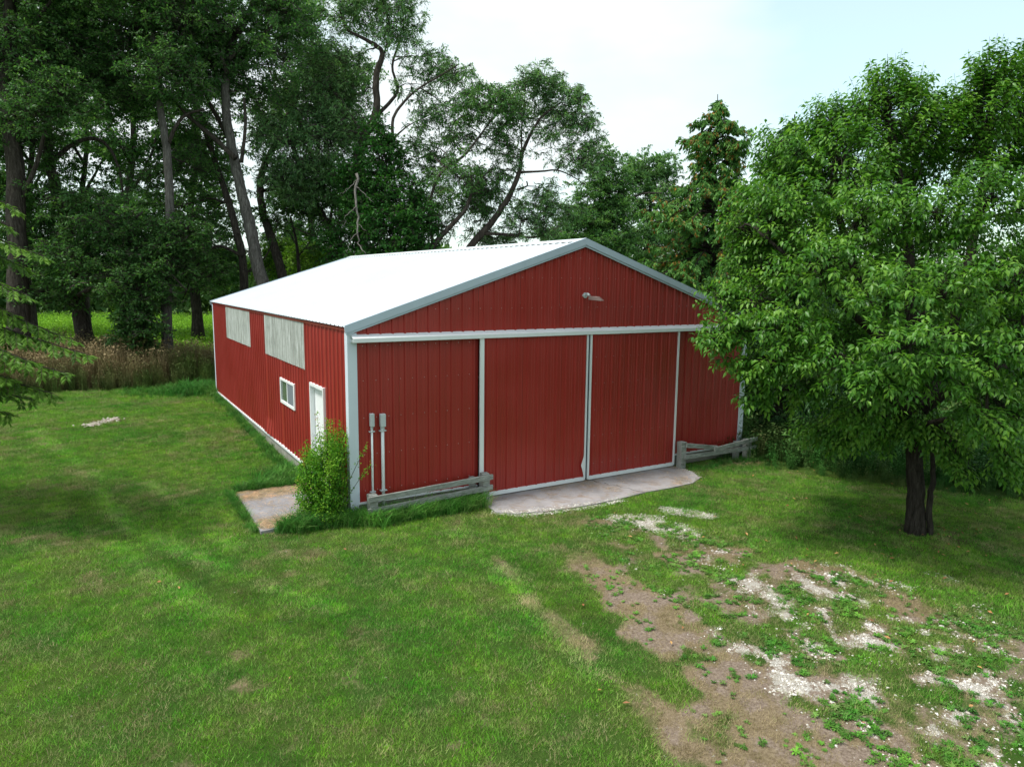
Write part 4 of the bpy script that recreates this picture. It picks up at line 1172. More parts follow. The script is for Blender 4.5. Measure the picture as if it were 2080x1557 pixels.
# far left, big dark trunk at the lawn's edge
T_('huge dark-trunked tree at the far left edge of the woods', [L_([(42, 760), (38, 640), (36, 500), (30, 330), (12, 180), (20, 40), (30, -120)], .52, .25, 27),
    L_([(34, 430), (75, 330), (100, 230), (130, 120)], .16, .05, 27), L_([(15, 200), (-40, 120), (-90, 20)], .16, .06, 27), L_([(20, 90), (90, 20), (150, -70)], .14, .05, 27)],
   G_(27, (60, 120, 85, 75), (130, 60, 70, 70, 1), (20, -10, 110, 60), (120, 190, 70, 50, -1), (70, 290, 60, 50, 1), (-70, 100, 90, 90), (150, -50, 80, 60), (60, 230, 60, 40, -1.5), (-60, 260, 80, 70), (-80, 450, 60, 90, 1)),
   M['leaf_dark'], M['bark'], group=TG, leaf_len=.15, tipdens=1.5)
T_('dark leaning tree with a forked curved branch, its foliage hanging low over the brown weeds', [L_([(190, 765), (168, 660), (152, 560), (128, 430), (105, 350), (96, 280), (110, 190), (150, 90)], .42, .14, 29),
    L_([(104, 330), (150, 292), (195, 282), (225, 305), (243, 350), (250, 400)], .15, .06, 28.5), L_([(150, 560), (230, 480), (290, 430)], .14, .05, 28), L_([(158, 600), (240, 560), (330, 550), (380, 590)], .14, .04, 27.5)],
   G_(28, (150, 120, 80, 70), (230, 160, 70, 60, 1), (120, 420, 70, 60), (210, 450, 70, 55, -1), (150, 530, 75, 45, -1), (250, 560, 80, 55, -1), (295, 585, 50, 50, -1), (300, 500, 70, 50), (350, 520, 60, 50), (90, 480, 60, 60, 1),
         (280, 650, 45, 50, -1.2), (100, 590, 60, 35, -.5), (380, 470, 50, 40)),
   M['leaf_dark'], M['bark'], group=TG, tipdens=1.5)
T_('pale grey straight trunk with dense dark leaves, left of the barn in the woods', [L_([(342, 760), (338, 640), (342, 540), (346, 440), (338, 300), (326, 220), (320, 130), (300, 20), (290, -90)], .27, .12, 28),
    L_([(342, 290), (358, 255), (380, 232), (415, 222)], .13, .07, 28), L_([(322, 180), (260, 100), (220, 20)], .12, .05, 28), L_([(320, 150), (370, 70), (400, -20)], .12, .05, 28)],
   G_(28, (280, 60, 80, 70), (370, 40, 80, 70), (300, -60, 110, 60), (220, 70, 70, 60, 1), (330, 140, 60, 50, -1), (260, 200, 60, 45, 1), (410, 120, 60, 55, 1), (390, 340, 50, 40, 2, .7), (300, 360, 50, 40, 1, .7), (395, 560, 45, 30, 1, .6)),
   M['leaf_dark'], M['bark_grey'], barkup=M['bark'], group=TG, tipdens=1.5)
T_('tall main tree leaning left with a pale lower trunk rising behind the roof corner', [L_([(560, 690), (545, 610), (522, 530), (508, 460), (492, 400), (477, 330), (462, 250), (458, 170), (470, 90), (505, 30), (540, -60)], .36, .16, 29.5),
    L_([(478, 322), (440, 285), (408, 258), (378, 232)], .17, .10, 29), L_([(380, 234), (340, 190), (310, 150)], .09, .04, 28.5), L_([(470, 290), (442, 240), (424, 205), (400, 150)], .17, .07, 30),
    L_([(490, 330), (498, 260), (496, 200)], .12, .07, 29), L_([(462, 150), (430, 60), (400, -40)], .14, .06, 29), L_([(465, 120), (500, 90), (560, 50), (600, 0)], .12, .05, 29)],
   G_(29, (470, 60, 80, 60), (400, 60, 80, 70, 1), (560, 20, 70, 60), (480, -30, 110, 60), (440, 150, 60, 50, 1), (380, 170, 60, 45, -1), (520, 130, 60, 50, 1, .8), (600, 60, 50, 60, 1, .7), (520, 200, 50, 40, 1.5, .6), (410, 300, 60, 45, 2, .6), (570, 110, 50, 60, 0, .6)),
   M['leaf_mid'], M['bark_grey'], barkup=M['bark'], group=TG, tipdens=1.35)
T_('slender dark twin trunk crossing in front of the gap left of the roof', [L_([(500, 690), (495, 610), (492, 520), (470, 430), (445, 350), (425, 290), (405, 240)], .26, .12, 31),
    L_([(493, 520), (440, 500), (400, 540), (375, 600)], .12, .04, 30), L_([(494, 560), (540, 520), (560, 470)], .08, .03, 31)],
   G_(31, (400, 250, 55, 45), (440, 420, 50, 40, 2, .6), (560, 450, 40, 35, 2, .5), (400, 480, 60, 50, 0, .8), (430, 560, 50, 50, 3, .7), (360, 420, 70, 50, 1)),
   M['leaf_dark'], M['bark'], group=TG, tipdens=1.3)
T_('tree with a stout dark trunk just above the roof slope and pale green hanging foliage', [L_([(585, 640), (573, 560), (556, 495), (535, 435), (530, 360), (560, 290), (590, 220), (610, 130)], .30, .12, 33),
    L_([(560, 300), (620, 260), (680, 250)], .12, .05, 32), L_([(575, 260), (560, 180), (540, 120)], .1, .05, 33)],
   G_(32, (620, 200, 70, 60), (680, 170, 50, 60, 1), (600, 290, 80, 60, -1), (670, 290, 60, 60, -1), (640, 370, 70, 45), (570, 360, 50, 50, -1, .8), (540, 250, 50, 50, 1, .8), (700, 230, 45, 60, 1), (630, 110, 60, 50, 1, .8), (700, 380, 50, 40, 1, .8)),
   M['leaf_willow'], M['bark'], group=TG, leaf_w=.3, leaf_len=.17, droop=.9, tipdens=1.5)
T_('small forked tree showing thin trunks between the roof and the vine-covered tree', [L_([(612, 620), (607, 545), (602, 490), (590, 440)], .13, .06, 34), L_([(606, 520), (630, 490), (650, 460)], .06, .03, 34), L_([(603, 500), (585, 470), (560, 465)], .05, .02, 34)],
   G_(34, (600, 430, 45, 30, 0, .5), (650, 450, 30, 25, 0, .5)), M['leaf_mid'], M['bark'], group=TG)
T_('dark tree whose trunks slant down to the right behind the roof ridge end', [L_([(735, 640), (715, 550), (680, 480), (645, 420), (615, 360), (590, 280)], .30, .13, 33), L_([(700, 620), (676, 520), (672, 450), (678, 400)], .17, .08, 33),
    L_([(690, 500), (640, 480), (590, 460)], .09, .03, 32)],
   G_(33, (650, 420, 50, 40, 0, .7), (600, 400, 50, 40, 1, .7), (690, 440, 50, 50, 1, .8), (670, 500, 40, 30, 0, .8)), M['leaf_dark'], M['bark'], group=TG, tipdens=1.2)
T_('tallest willow with a vine-covered trunk and a dead branch hanging in front', [L_([(742, 640), (735, 520), (722, 400), (728, 320), (745, 270), (763, 232), (765, 150), (777, 110), (754, 86), (706, 60), (690, 20)], .48, .06, 31),
    L_([(760, 240), (790, 210), (808, 182), (797, 135), (812, 80), (828, 15)], .20, .05, 31.3), L_([(790, 330), (797, 290), (799, 240), (823, 205), (852, 179), (889, 157), (930, 132)], .18, .05, 30.5),
    L_([(742, 272), (721, 248), (697, 208), (673, 183)], .14, .05, 31), L_([(745, 275), (720, 268), (700, 262)], .1, .04, 30.5), L_([(778, 120), (790, 60), (780, 10), (760, -40)], .08, .03, 31), L_([(800, 280), (830, 255), (870, 235)], .09, .03, 31), L_([(852, 178), (880, 195), (905, 215), (925, 222)], .07, .03, 31)],
   G_(31, (690, 30, 45, 35, 0, .8), (740, 30, 45, 40, 1, .8), (790, 60, 35, 45, 0, .8), (835, 30, 28, 45, 0, .7), (770, -20, 70, 35), (690, 130, 55, 40, 0, .8), (730, 120, 35, 25, 1, .5), (850, 115, 40, 35, 0, .6), (885, 135, 40, 30, 1, .6),
         (925, 145, 40, 28, 0, .7), (940, 185, 30, 30, 0, .5), (660, 180, 45, 35, 0, .7), (700, 190, 35, 30, 1, .5), (830, 170, 40, 25, 0, .4), (860, 235, 40, 30, 0, .7), (905, 220, 30, 25, 0, .5), (690, 240, 40, 35, 0, .6), (740, 190, 25, 25, 1, .4), (640, 130, 40, 40, 1, .7)),
   M['leaf_willow'], M['bark_brown'], group=TG, leaf_w=.3, leaf_len=.16, droop=.7, tipdens=1.6, limbk=.75,
   dead=[L_([(724, 352, 28.5), (722, 400, 28.5), (726, 450, 28.4), (729, 495, 28.4), (744, 516, 28.3)], .055, .015), L_([(725, 380, 28.5), (742, 395, 28.4), (760, 412, 28.4)], .02, .006), L_([(725, 420, 28.4), (705, 435, 28.3), (698, 460, 28.3)], .02, .006),
         L_([(728, 470, 28.4), (712, 490, 28.3), (706, 515, 28.3)], .02, .006), L_([(724, 365, 28.5), (705, 385, 28.4), (690, 395, 28.4)], .016, .005), L_([(727, 455, 28.4), (745, 470, 28.3)], .014, .005)])
o, _ = tree('dark green climbing vine wrapped thickly round the willow trunk', [L_([(770, 640), (765, 520), (775, 420), (770, 320), (768, 250)], .06, .03, 30.3), L_([(775, 420), (830, 430), (850, 400)], .05, .02, 30.3)],
   G_(30, (770, 270, 28, 35, 0, 1.4), (775, 330, 50, 50, 0, 1.4), (800, 400, 60, 50, 0, 1.4), (740, 420, 45, 60, .5, 1.4), (790, 470, 70, 50, 0, 1.4), (720, 350, 38, 25, 0, 1.2), (845, 440, 40, 45, 0, 1.2), (700, 490, 50, 40, .5, 1.2), (850, 500, 40, 30, 0, 1.2), (760, 540, 90, 40, 0, 1.2)),
   M['leaf_vine'], M['bark'], cat='vine', name='climbing_vine', tipdens=1.6, limb_name='stem')
T_('small leafy tree with twin leaning trunks standing over the middle of the ridge', [L_([(850, 600), (878, 505), (915, 460), (945, 425), (958, 385), (955, 340)], .22, .07, 30), L_([(905, 342), (940, 318), (968, 285), (990, 255), (1018, 222)], .13, .05, 30), L_([(880, 500), (872, 430), (885, 370), (905, 342)], .14, .10, 30), L_([(958, 385), (990, 350), (1010, 330)], .06, .03, 30)],
   G_(30, (930, 360, 50, 40, 0, 1), (985, 370, 40, 35, 1, .8), (890, 400, 35, 35, 0, .8), (1010, 210, 50, 35, 0, .9), (965, 225, 45, 40, 0, .9), (1035, 240, 35, 40, 1, .8), (940, 280, 35, 30, 1, .7), (1010, 290, 40, 35, 1, .8), (890, 300, 35, 35, 1, .5), (960, 420, 40, 30, 1, .7), (900, 460, 35, 30, 1, .5), (980, 180, 30, 20, 0, .6), (880, 350, 40, 40, 2, .6), (850, 300, 35, 35, 2, .5), (1000, 400, 50, 40, 2, .7), (860, 430, 35, 40, 1, .7), (920, 250, 35, 30, 1, .6)),
   M['leaf_mid'], M['bark'], group=TG, leaf_w=.32, leaf_len=.15, droop=.7, tipdens=1.65, limbk=.8)
T_('willow with a bare trunk curving up to the right over the roof ridge', [L_([(900, 600), (955, 502), (990, 462), (1018, 425), (1040, 387), (1056, 345), (1060, 312), (1080, 268), (1102, 235), (1140, 208)], .27, .06, 31),
    L_([(1060, 318), (1060, 260), (1066, 200), (1068, 150)], .08, .03, 31), L_([(1058, 350), (1100, 348), (1132, 346), (1162, 358), (1190, 376)], .10, .03, 31), L_([(978, 474), (1030, 476), (1085, 482), (1130, 468)], .15, .06, 31),
    L_([(1050, 385), (1070, 378), (1070, 368)], .08, .05, 31), L_([(1132, 346), (1140, 325), (1155, 315)], .05, .02, 31)],
   G_(31, (1075, 165, 38, 28, 0, .8), (1110, 160, 42, 30, 0, .9), (1150, 195, 42, 35, 0, .9), (1180, 225, 32, 35, 0, .8), (1130, 240, 40, 30, 1, .7), (1185, 275, 28, 30, 0, .6), (1170, 320, 40, 35, 0, .8), (1120, 300, 28, 25, 0, .4), (1060, 235, 25, 30, 0, .4), (1200, 330, 35, 30, 0, .6), (1040, 200, 30, 25, 0, .5),
         (1090, 420, 45, 35, 0, .9), (1120, 395, 30, 22, 0, .8), (1060, 450, 40, 28, 0, .9), (1110, 470, 40, 18, 0, .8), (1030, 490, 40, 15, 1, .6), (1040, 320, 22, 30, 0, .5), (1090, 210, 40, 35, 1, .6), (1100, 260, 30, 30, 0, .5), (1150, 260, 35, 30, 0, .6), (1215, 300, 30, 35, 1, .6), (1020, 350, 30, 35, 1, .5), (1150, 430, 35, 25, 1, .7), (990, 470, 40, 25, 1, .6)),
   M['leaf_willow'], M['bark_brown'], group=TG, leaf_w=.26, leaf_len=.17, droop=1.1, tipdens=1.6, spread=.38, limbk=.8)
T_('rounder mid-distance tree seen just right of the gable peak', [L_([(1210, 660), (1212, 540), (1215, 450), (1235, 400), (1245, 360)], .35, .1, 46), L_([(1214, 470), (1260, 420), (1300, 395), (1345, 392)], .17, .06, 46)],
   G_(46, (1235, 345, 35, 35), (1215, 400, 45, 35), (1190, 450, 55, 35), (1250, 450, 45, 45), (1160, 490, 50, 30), (1220, 500, 70, 30), (1130, 520, 50, 25), (1260, 390, 25, 25, 0, .6)), M['leaf_mid'], M['bark'], group=TG, leaf_len=.22, spread=.5, tipdens=1.3)
T_('paler mid-distance tree leaning toward the conifer beyond the gable', [L_([(1300, 650), (1310, 520), (1320, 430), (1325, 370)], .3, .08, 50), L_([(1315, 440), (1280, 400), (1265, 380)], .12, .05, 50)],
   G_(50, (1310, 340, 40, 25), (1350, 350, 30, 30), (1290, 370, 35, 25, 0, .8), (1330, 400, 50, 25), (1290, 430, 30, 20, 0, .6), (1350, 470, 60, 50), (1290, 500, 50, 35)), M['leaf_willow'], M['bark'], group=TG, leaf_len=.24, spread=.5, tipdens=1.0)
# deeper trees of the wood, left half
deep = [(-40, 25, .3, 'deep-wood tree almost hidden behind the huge trunk at the far left'), (60, 0, .3, 'deep-wood tree filling the gap right of the far left trunk'), (170, -10, .3, 'deep-wood tree behind the forked curved branch'),
        (265, 0, .35, 'deep-wood tree between the leaning dark tree and the pale grey trunk'), (395, 10, .35, 'deep-wood tree between the pale grey trunk and the tall leaning tree'), (640, 30, .3, 'deep-wood tree whose leaves show between roof corner and willow')]
for q, (u, dv, r, lab) in enumerate(deep):
    D = 38+3*(q % 3)
    cl = []
    for k in range(18):
        cl.append((u+random.uniform(-85, 85), random.uniform(120, 560)+dv, random.uniform(32, 58), random.uniform(24, 42), random.uniform(-2, 2), .62))
    for k in range(3): cl.append((u+random.uniform(-70, 70), random.uniform(-40, 110)+dv, 55, 45, 0, .8))
    T_(lab, [L_([(u+8, 690), (u, 560), (u-8, 430), (u+6, 300), (u, 180), (u-10, 60)], r, .1, D), L_([(u-4, 400), (u+40, 320), (u+60, 240)], .14, .05, D), L_([(u, 330), (u-45, 250), (u-60, 150)], .14, .05, D)],
       G_(D, *cl), M['leaf_mid'] if q % 2 else M['leaf_dark'], M['bark'], group='deeper trees of the wood', leaf_len=.21, spread=.5, tipdens=.80, per_tip=28)
# leafy saplings under the trees
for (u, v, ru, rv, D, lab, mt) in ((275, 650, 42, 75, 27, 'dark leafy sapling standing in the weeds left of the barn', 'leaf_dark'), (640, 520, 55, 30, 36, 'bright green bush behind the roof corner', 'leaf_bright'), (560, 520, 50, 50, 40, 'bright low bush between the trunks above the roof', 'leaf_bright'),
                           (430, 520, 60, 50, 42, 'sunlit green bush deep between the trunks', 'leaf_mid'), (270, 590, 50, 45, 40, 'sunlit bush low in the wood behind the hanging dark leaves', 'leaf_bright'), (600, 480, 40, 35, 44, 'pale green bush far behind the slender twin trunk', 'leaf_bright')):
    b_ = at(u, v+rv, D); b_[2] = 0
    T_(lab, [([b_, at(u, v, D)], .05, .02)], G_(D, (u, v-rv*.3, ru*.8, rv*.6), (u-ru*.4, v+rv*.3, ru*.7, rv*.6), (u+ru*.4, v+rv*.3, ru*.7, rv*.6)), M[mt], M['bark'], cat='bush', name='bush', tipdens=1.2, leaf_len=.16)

# far wood along the horizon
def far_mass(name, label, n, azim, dist, hmin, hmax, mat, size):
    a = rng.uniform(azim[0], azim[1], n)+YAW; d = rng.uniform(dist[0], dist[1], n)
    top = hmin+(hmax-hmin)*fbm(a*40, d*0.02, 1.0, 61)
    z = top*rng.random(n)**.7
    C = np.stack([CAM[0]+np.sin(a)*d, CAM[1]+np.cos(a)*d, z], 1)
    me = leaf_mesh(name, C, rng.normal(size=(n, 3)), rng.normal(size=(n, 3))+np.array([0, -.2, .6]), size*rng.uniform(.6, 1.4, n), size*.7*rng.uniform(.6, 1.3, n), rng.random(n))
    return tag(link(name, me, mat), label, 'woods', kind='stuff')
far_mass('far_woods', 'far line of woods along the horizon', 45000, (-.75, .8), (85, 110), 3, 10, M['far'], 1.0)
far_mass('bank_thicket', 'dense green thicket beyond the bank on the right', 42000, (.08, .75), (27, 42), 1.5, 5.0, M['leaf_dark'], .30)

# ------------------------------------------------------------------ conifers
def conifer(label, base, h, rad, prof, leaf, n_br, cones=False, seed=1, trunk_r=.2, tex=1.0, extra_trunk=None):
    rn = random.Random(seed)
    b = Vector(base); b.z = float(height(np.array([b.x]), np.array([b.y]))[0])
    root = empty('conifer', b); tag(root, label, 'conifer')
    pts = [b - Vector((0, 0, .2))]+[b+Vector((rn.gauss(0, .04), rn.gauss(0, .04), h*k/8)) for k in range(1, 9)]
    MB().tube(smooth_path(pts, 3), radii(25, trunk_r, .015, .3), 10).build('trunk', M['bark_near'], root, smooth=True)
    if extra_trunk:
        p2 = [b+Vector(extra_trunk)+Vector((0, 0, -.2)), b+Vector(extra_trunk)*.9+Vector((0, 0, 1.5)), b+Vector(extra_trunk)*.4+Vector((0, 0, 3.5))]
        MB().tube(smooth_path(p2, 5), radii(11, trunk_r*.85, .08, .3), 10).build('trunk', M['bark_near'], root, smooth=True)
    br = MB(); C, D, T, LN = [], [], [], []; CC = []
    for i in range(n_br):
        t = (i+rn.random())/n_br; z = h*(0.10+0.88*t)
        r = rad*prof(t)*rn.uniform(.72, 1.15); az = rn.uniform(0, 6.283)
        dx, dy = math.cos(az), math.sin(az)
        st = b+Vector((0, 0, z)); droop_ = .25*r
        path = [st, st+Vector((dx*r*.35, dy*r*.35, .02*r)), st+Vector((dx*r*.7, dy*r*.7, -.10*r-droop_*.3)), st+Vector((dx*r, dy*r, -droop_*.6+.05*r))]
        path = wiggle(smooth_path(path, 3), .02); br.tube(path, radii(len(path), .018+.012*r, .006), 4, cap=False)
        P = np.array([tuple(p) for p in path]); m = len(P)
        nsp = max(5, int(r*13*tex))
        for k in range(nsp):
            f = rn.uniform(.22, 1.0)*(m-1); j = min(int(f), m-2); p0 = P[j]+(P[j+1]-P[j])*(f-j)
            side = rn.choice((-1, 1)); sl = rn.uniform(.22, .5)*(1.1-.45*f/(m-1))
            sd_ = np.array([-dy*side*.75+dx*.5, dx*side*.75+dy*.5, rn.uniform(-.55, -.05)]); sd_ = sd_/np.linalg.norm(sd_)
            q = rng.random(15); pp = p0+sd_*(q[:, None]*sl)+rng.normal(0, .02, (15, 3)); pp[:, 2] -= q*q*sl*.4
            dd = sd_*.8+rng.normal(0, .35, (15, 3)); dd[:, 2] -= .55
            C.append(pp); D.append(dd); T.append(np.full(15, rn.gauss(.5, .2))+rng.normal(0, .1, 15)); LN.append(rng.uniform(.10, .19, 15))
            if cones and rn.random() < .26 and f > .35*(m-1):
                CC.append(pp[rng.random(15) < .5]+np.array([0, 0, .03]))
    o = br.build('branches', M['bark_near'], root); tag(o, kind='stuff')
    C = np.concatenate(C); D = np.concatenate(D); T = np.clip(np.concatenate(T), 0, 1); ln = np.concatenate(LN); n = len(C)
    me = leaf_mesh('needles', C, D, rng.normal(0, .6, (n, 3))+np.array([0, 0, 1]), ln*1.15, ln*.36, T)
    tag(link('needles', me, leaf, root), kind='stuff')
    if cones:
        C = np.concatenate(CC); n = len(C)
        me = leaf_mesh('cones', C, rng.normal(0, .3, (n, 3))+np.array([0, 0, -1]), rng.normal(size=(n, 3)), np.full(n, .15)*rng.uniform(.6, 1.3, n), np.full(n, .09), rng.random(n))
        tag(link('cones', me, M['cone'], root), kind='stuff')
    return root, n
cp = at(1440, 600, 31)
conifer('ragged conifer dotted with orange cones behind the right roof slope', (cp[0], cp[1], 0), 12.6, 4.4, lambda t: (1-t)**1.0*1.3+.05+.13*math.sin(t*23), M['needle_light'], 340, cones=True, seed=4, trunk_r=.24)
conifer('dark conifer with two trunks at the front right corner of the barn', (11.9, 0.7, 0), 8.8, 2.3, lambda t: min(1, t*6)*(1-t)**.8*.95+.03, M['needle'], 130, seed=9, trunk_r=.26, extra_trunk=(.55, .15, 0))

# soft conifer reaching into the picture from the left
def reaching_conifer():
    b = at(-330, 950, 12.0); b[2] = 0.0
    base = Vector(b); root = empty('conifer', base); tag(root, 'soft-needled conifer reaching in from the left edge over the lawn', 'conifer')
    MB().tube(smooth_path([base-Vector((0, 0, .2)), base+Vector((.05, 0, 3)), base+Vector((0, .1, 6)), base+Vector((.1, 0, 8.5))], 5), radii(16, .24, .03, .3), 12).build('trunk', M['bark_near'], root, smooth=True)
    br = MB(); C, D, T, LN = [], [], [], []
    def branch(p0, p1, sag, n):
        p0 = Vector(p0); p1 = Vector(p1)
        mid = p0.lerp(p1, .5)+Vector((0, 0, sag))
        path = wiggle(smooth_path([p0, mid, p1], 7), .015); br.tube(path, radii(len(path), .03, .004), 5, cap=False)
        P = np.array([tuple(p) for p in path]); m = len(P)
        main = unit(P[-1]-P[0]); side0 = unit(np.cross(main, np.array([0, 0, 1.0])))
        for k in range(n):
            f = (k+.5)/n; x = (.15+.85*f)*(m-1); j = min(int(x), m-2); q0 = P[j]+(P[j+1]-P[j])*(x-j)
            s = 1 if k % 2 else -1; sl = (.62*(1-f)+.16)*random.uniform(.7, 1.2)
            d0 = unit(side0*s*.8+main*.75+np.array([0, 0, random.uniform(-.35, .05)]))
            q1 = q0+d0*sl+np.array([0, 0, -.25*sl]); br.tube([q0, (q0+q1)/2+np.array([0, 0, .02]), q1], [.006, .004, .002], 3, cap=False)
            for side in (-1, 1):
                nn = int(sl*190); t = rng.random(nn)
                pp = q0+(q1-q0)*t[:, None]; pp[:, 2] -= 0.02
                dd = d0*.9+np.cross(d0, np.array([0, 0, 1.]))*side*.7+rng.normal(0, .16, (nn, 3)); dd[:, 2] -= .25
                C.append(pp); D.append(dd); T.append(np.clip(np.full(nn, random.gauss(.5, .16))+rng.normal(0, .08, nn), 0, 1)); LN.append(rng.uniform(.07, .14, nn))
    def A3(u, v, D): return at(u, v, D)
    trunk_at = lambda z: (base.x, base.y, z)
    for (z, u, v, dp, sag, n) in ((3.5, 182, 722, 11.0, .30, 42), (3.9, 150, 690, 11.3, .3, 40), (3.1, 140, 760, 10.8, .25, 38), (2.7, 110, 800, 11.0, .2, 34), (2.4, 70, 812, 11.6, .2, 30), (3.6, 60, 735, 10.5, .3, 36),
                                 (5.0, 92, 520, 11.3, .30, 36), (4.6, 60, 600, 11.0, .3, 34), (5.3, 50, 545, 11.8, .3, 34), (4.4, 30, 640, 11.2, .2, 34), (6.0, 32, 425, 11.4, .3, 34), (5.8, 20, 460, 11.8, .3, 30),
                                 (2.2, 20, 840, 11.2, .1, 30), (1.9, -20, 880, 11.8, .1, 30), (3.3, 95, 700, 12.0, .3, 34), (2.9, 20, 770, 10.6, .2, 34), (4.2, 15, 690, 11.9, .2, 34)):
        branch(trunk_at(z), A3(u, v, dp), sag, n)
    for k in range(44):
        z = random.uniform(.8, 8.2); r = 2.9*(1-z/9)**.8+.2; a = random.uniform(0, 6.28)
        p = Vector(trunk_at(z)); e = p+Vector((math.cos(a)*r, math.sin(a)*r, -.1*r))
        f = (Vector(e)-Vector(tuple(CAM))).dot(Vector(tuple(RT)))/max(.1, (Vector(e)-Vector(tuple(CAM))).dot(Vector(tuple(FW))))
        if f*FPX+1040 < -10: branch(p, e, .2, 12)
    o = br.build('branches', M['bark_near'], root); tag(o, kind='stuff')
    C = np.concatenate(C); D = np.concatenate(D); T = np.concatenate(T); ln = np.concatenate(LN); n = len(C)
    me = leaf_mesh('needles', C, D, rng.normal(0, .35, (n, 3))+np.array([0, 0, 1]), ln, ln*.13+.004, T)
    tag(link('needles', me, M['needle_left'], root), kind='stuff')
    return n
NR = reaching_conifer()

# ------------------------------------------------------------------ shrub at the barn corner
def shrub():
    c = np.array([-.40, .16, 0.0]); root = empty('shrub', c); tag(root, 'leafy green shrub with reddish shoots against the front left barn corner', 'shrub')
    br = MB(); C, D, T = [], [], []; red = []
    for i in range(480):
        a = rng.uniform(0, 6.28); up = rng.random()
        R = .58*(1-.20*up)
        x, y = c[0]+math.cos(a)*R*math.sqrt(rng.random()), c[1]+math.sin(a)*R*math.sqrt(rng.random())
        z = .12+(1.45+.25*rng.random())*up*(1-.35*((x-c[0]-.12)**2+(y-c[1])**2)/.25)
        if x > -.06 and y > -.09: x = -.07-.1*rng.random()
        tip = np.array([x, y, max(.1, z)])
        b0 = c+np.array([rng.normal(0, .06), rng.normal(0, .06), 0]); mid = (b0+tip)/2+np.array([(x-c[0])*.25, (y-c[1])*.25, .05]); mid[0] = min(mid[0], -.05)
        if i % 2 == 0: br.tube([b0, mid, tip], [.008, .005, .002], 3, cap=False)
        k = 44; s = rng.random(k)
        d0 = unit(tip-mid)
        p = tip-d0*s[:, None]*.34+rng.normal(0, .045, (k, 3)); p[:, 0] = np.where((p[:, 1] > -.04), np.minimum(p[:, 0], -.03), p[:, 0])
        C.append(p); D.append(d0*.5+rng.normal(0, .6, (k, 3))+np.array([0, 0, .1])); T.append(np.clip(rng.normal(.5, .2)+rng.normal(0, .12, k), 0, 1))
    for (dx, dy, h) in ((-.12, .0, 1.88), (.02, -.1, 1.80), (.16, .05, 1.76), (.30, -.05, 1.66), (-.3, .1, 1.42), (-.42, -.1, 1.12), (.28, -.32, 1.5), (.62, -.42, 1.35), (.66, -.46, 1.0), (-.5, -.1, .8), (.1, .1, 1.7)):
        t = c+np.array([dx, dy, h]); b0 = c+np.array([dx*.4, dy*.8, h*.45])
        br.tube([b0, (b0+t)/2+np.array([0, -.02, .04]), t], [.007, .005, .0015], 3, cap=False)
        k = 46; s = rng.random(k)
        C.append(t+(b0-t)*s[:, None]*.5+rng.normal(0, .02, (k, 3))); D.append(rng.normal(0, .6, (k, 3))+np.array([0, 0, .5])); T.append(np.clip(.75+rng.normal(0, .2, k), 0, 1))
        k2 = 9; s = rng.random(k2); red.append(t+(b0-t)*s[:, None]*.25+rng.normal(0, .015, (k2, 3)))
    tag(br.build('stems', M['bark_near'], root), kind='stuff')
    C = np.concatenate(C); D = np.concatenate(D); T = np.concatenate(T); n = len(C)
    ln = rng.uniform(.026, .056, n)
    tag(link('leaves', leaf_mesh('leaves', C, D, rng.normal(0, .6, (n, 3))+np.array([0, 0, 1]), ln, ln*.5, T), M['leaf_bush'], root), kind='stuff')
    C = np.concatenate(red); n = len(C)
    tag(link('red_shoots', leaf_mesh('red_shoots', C, rng.normal(0, .5, (n, 3))+np.array([0, 0, .6]), rng.normal(size=(n, 3)), np.full(n, .04), np.full(n, .016), rng.random(n)), M['cone'], root), kind='stuff')
shrub()

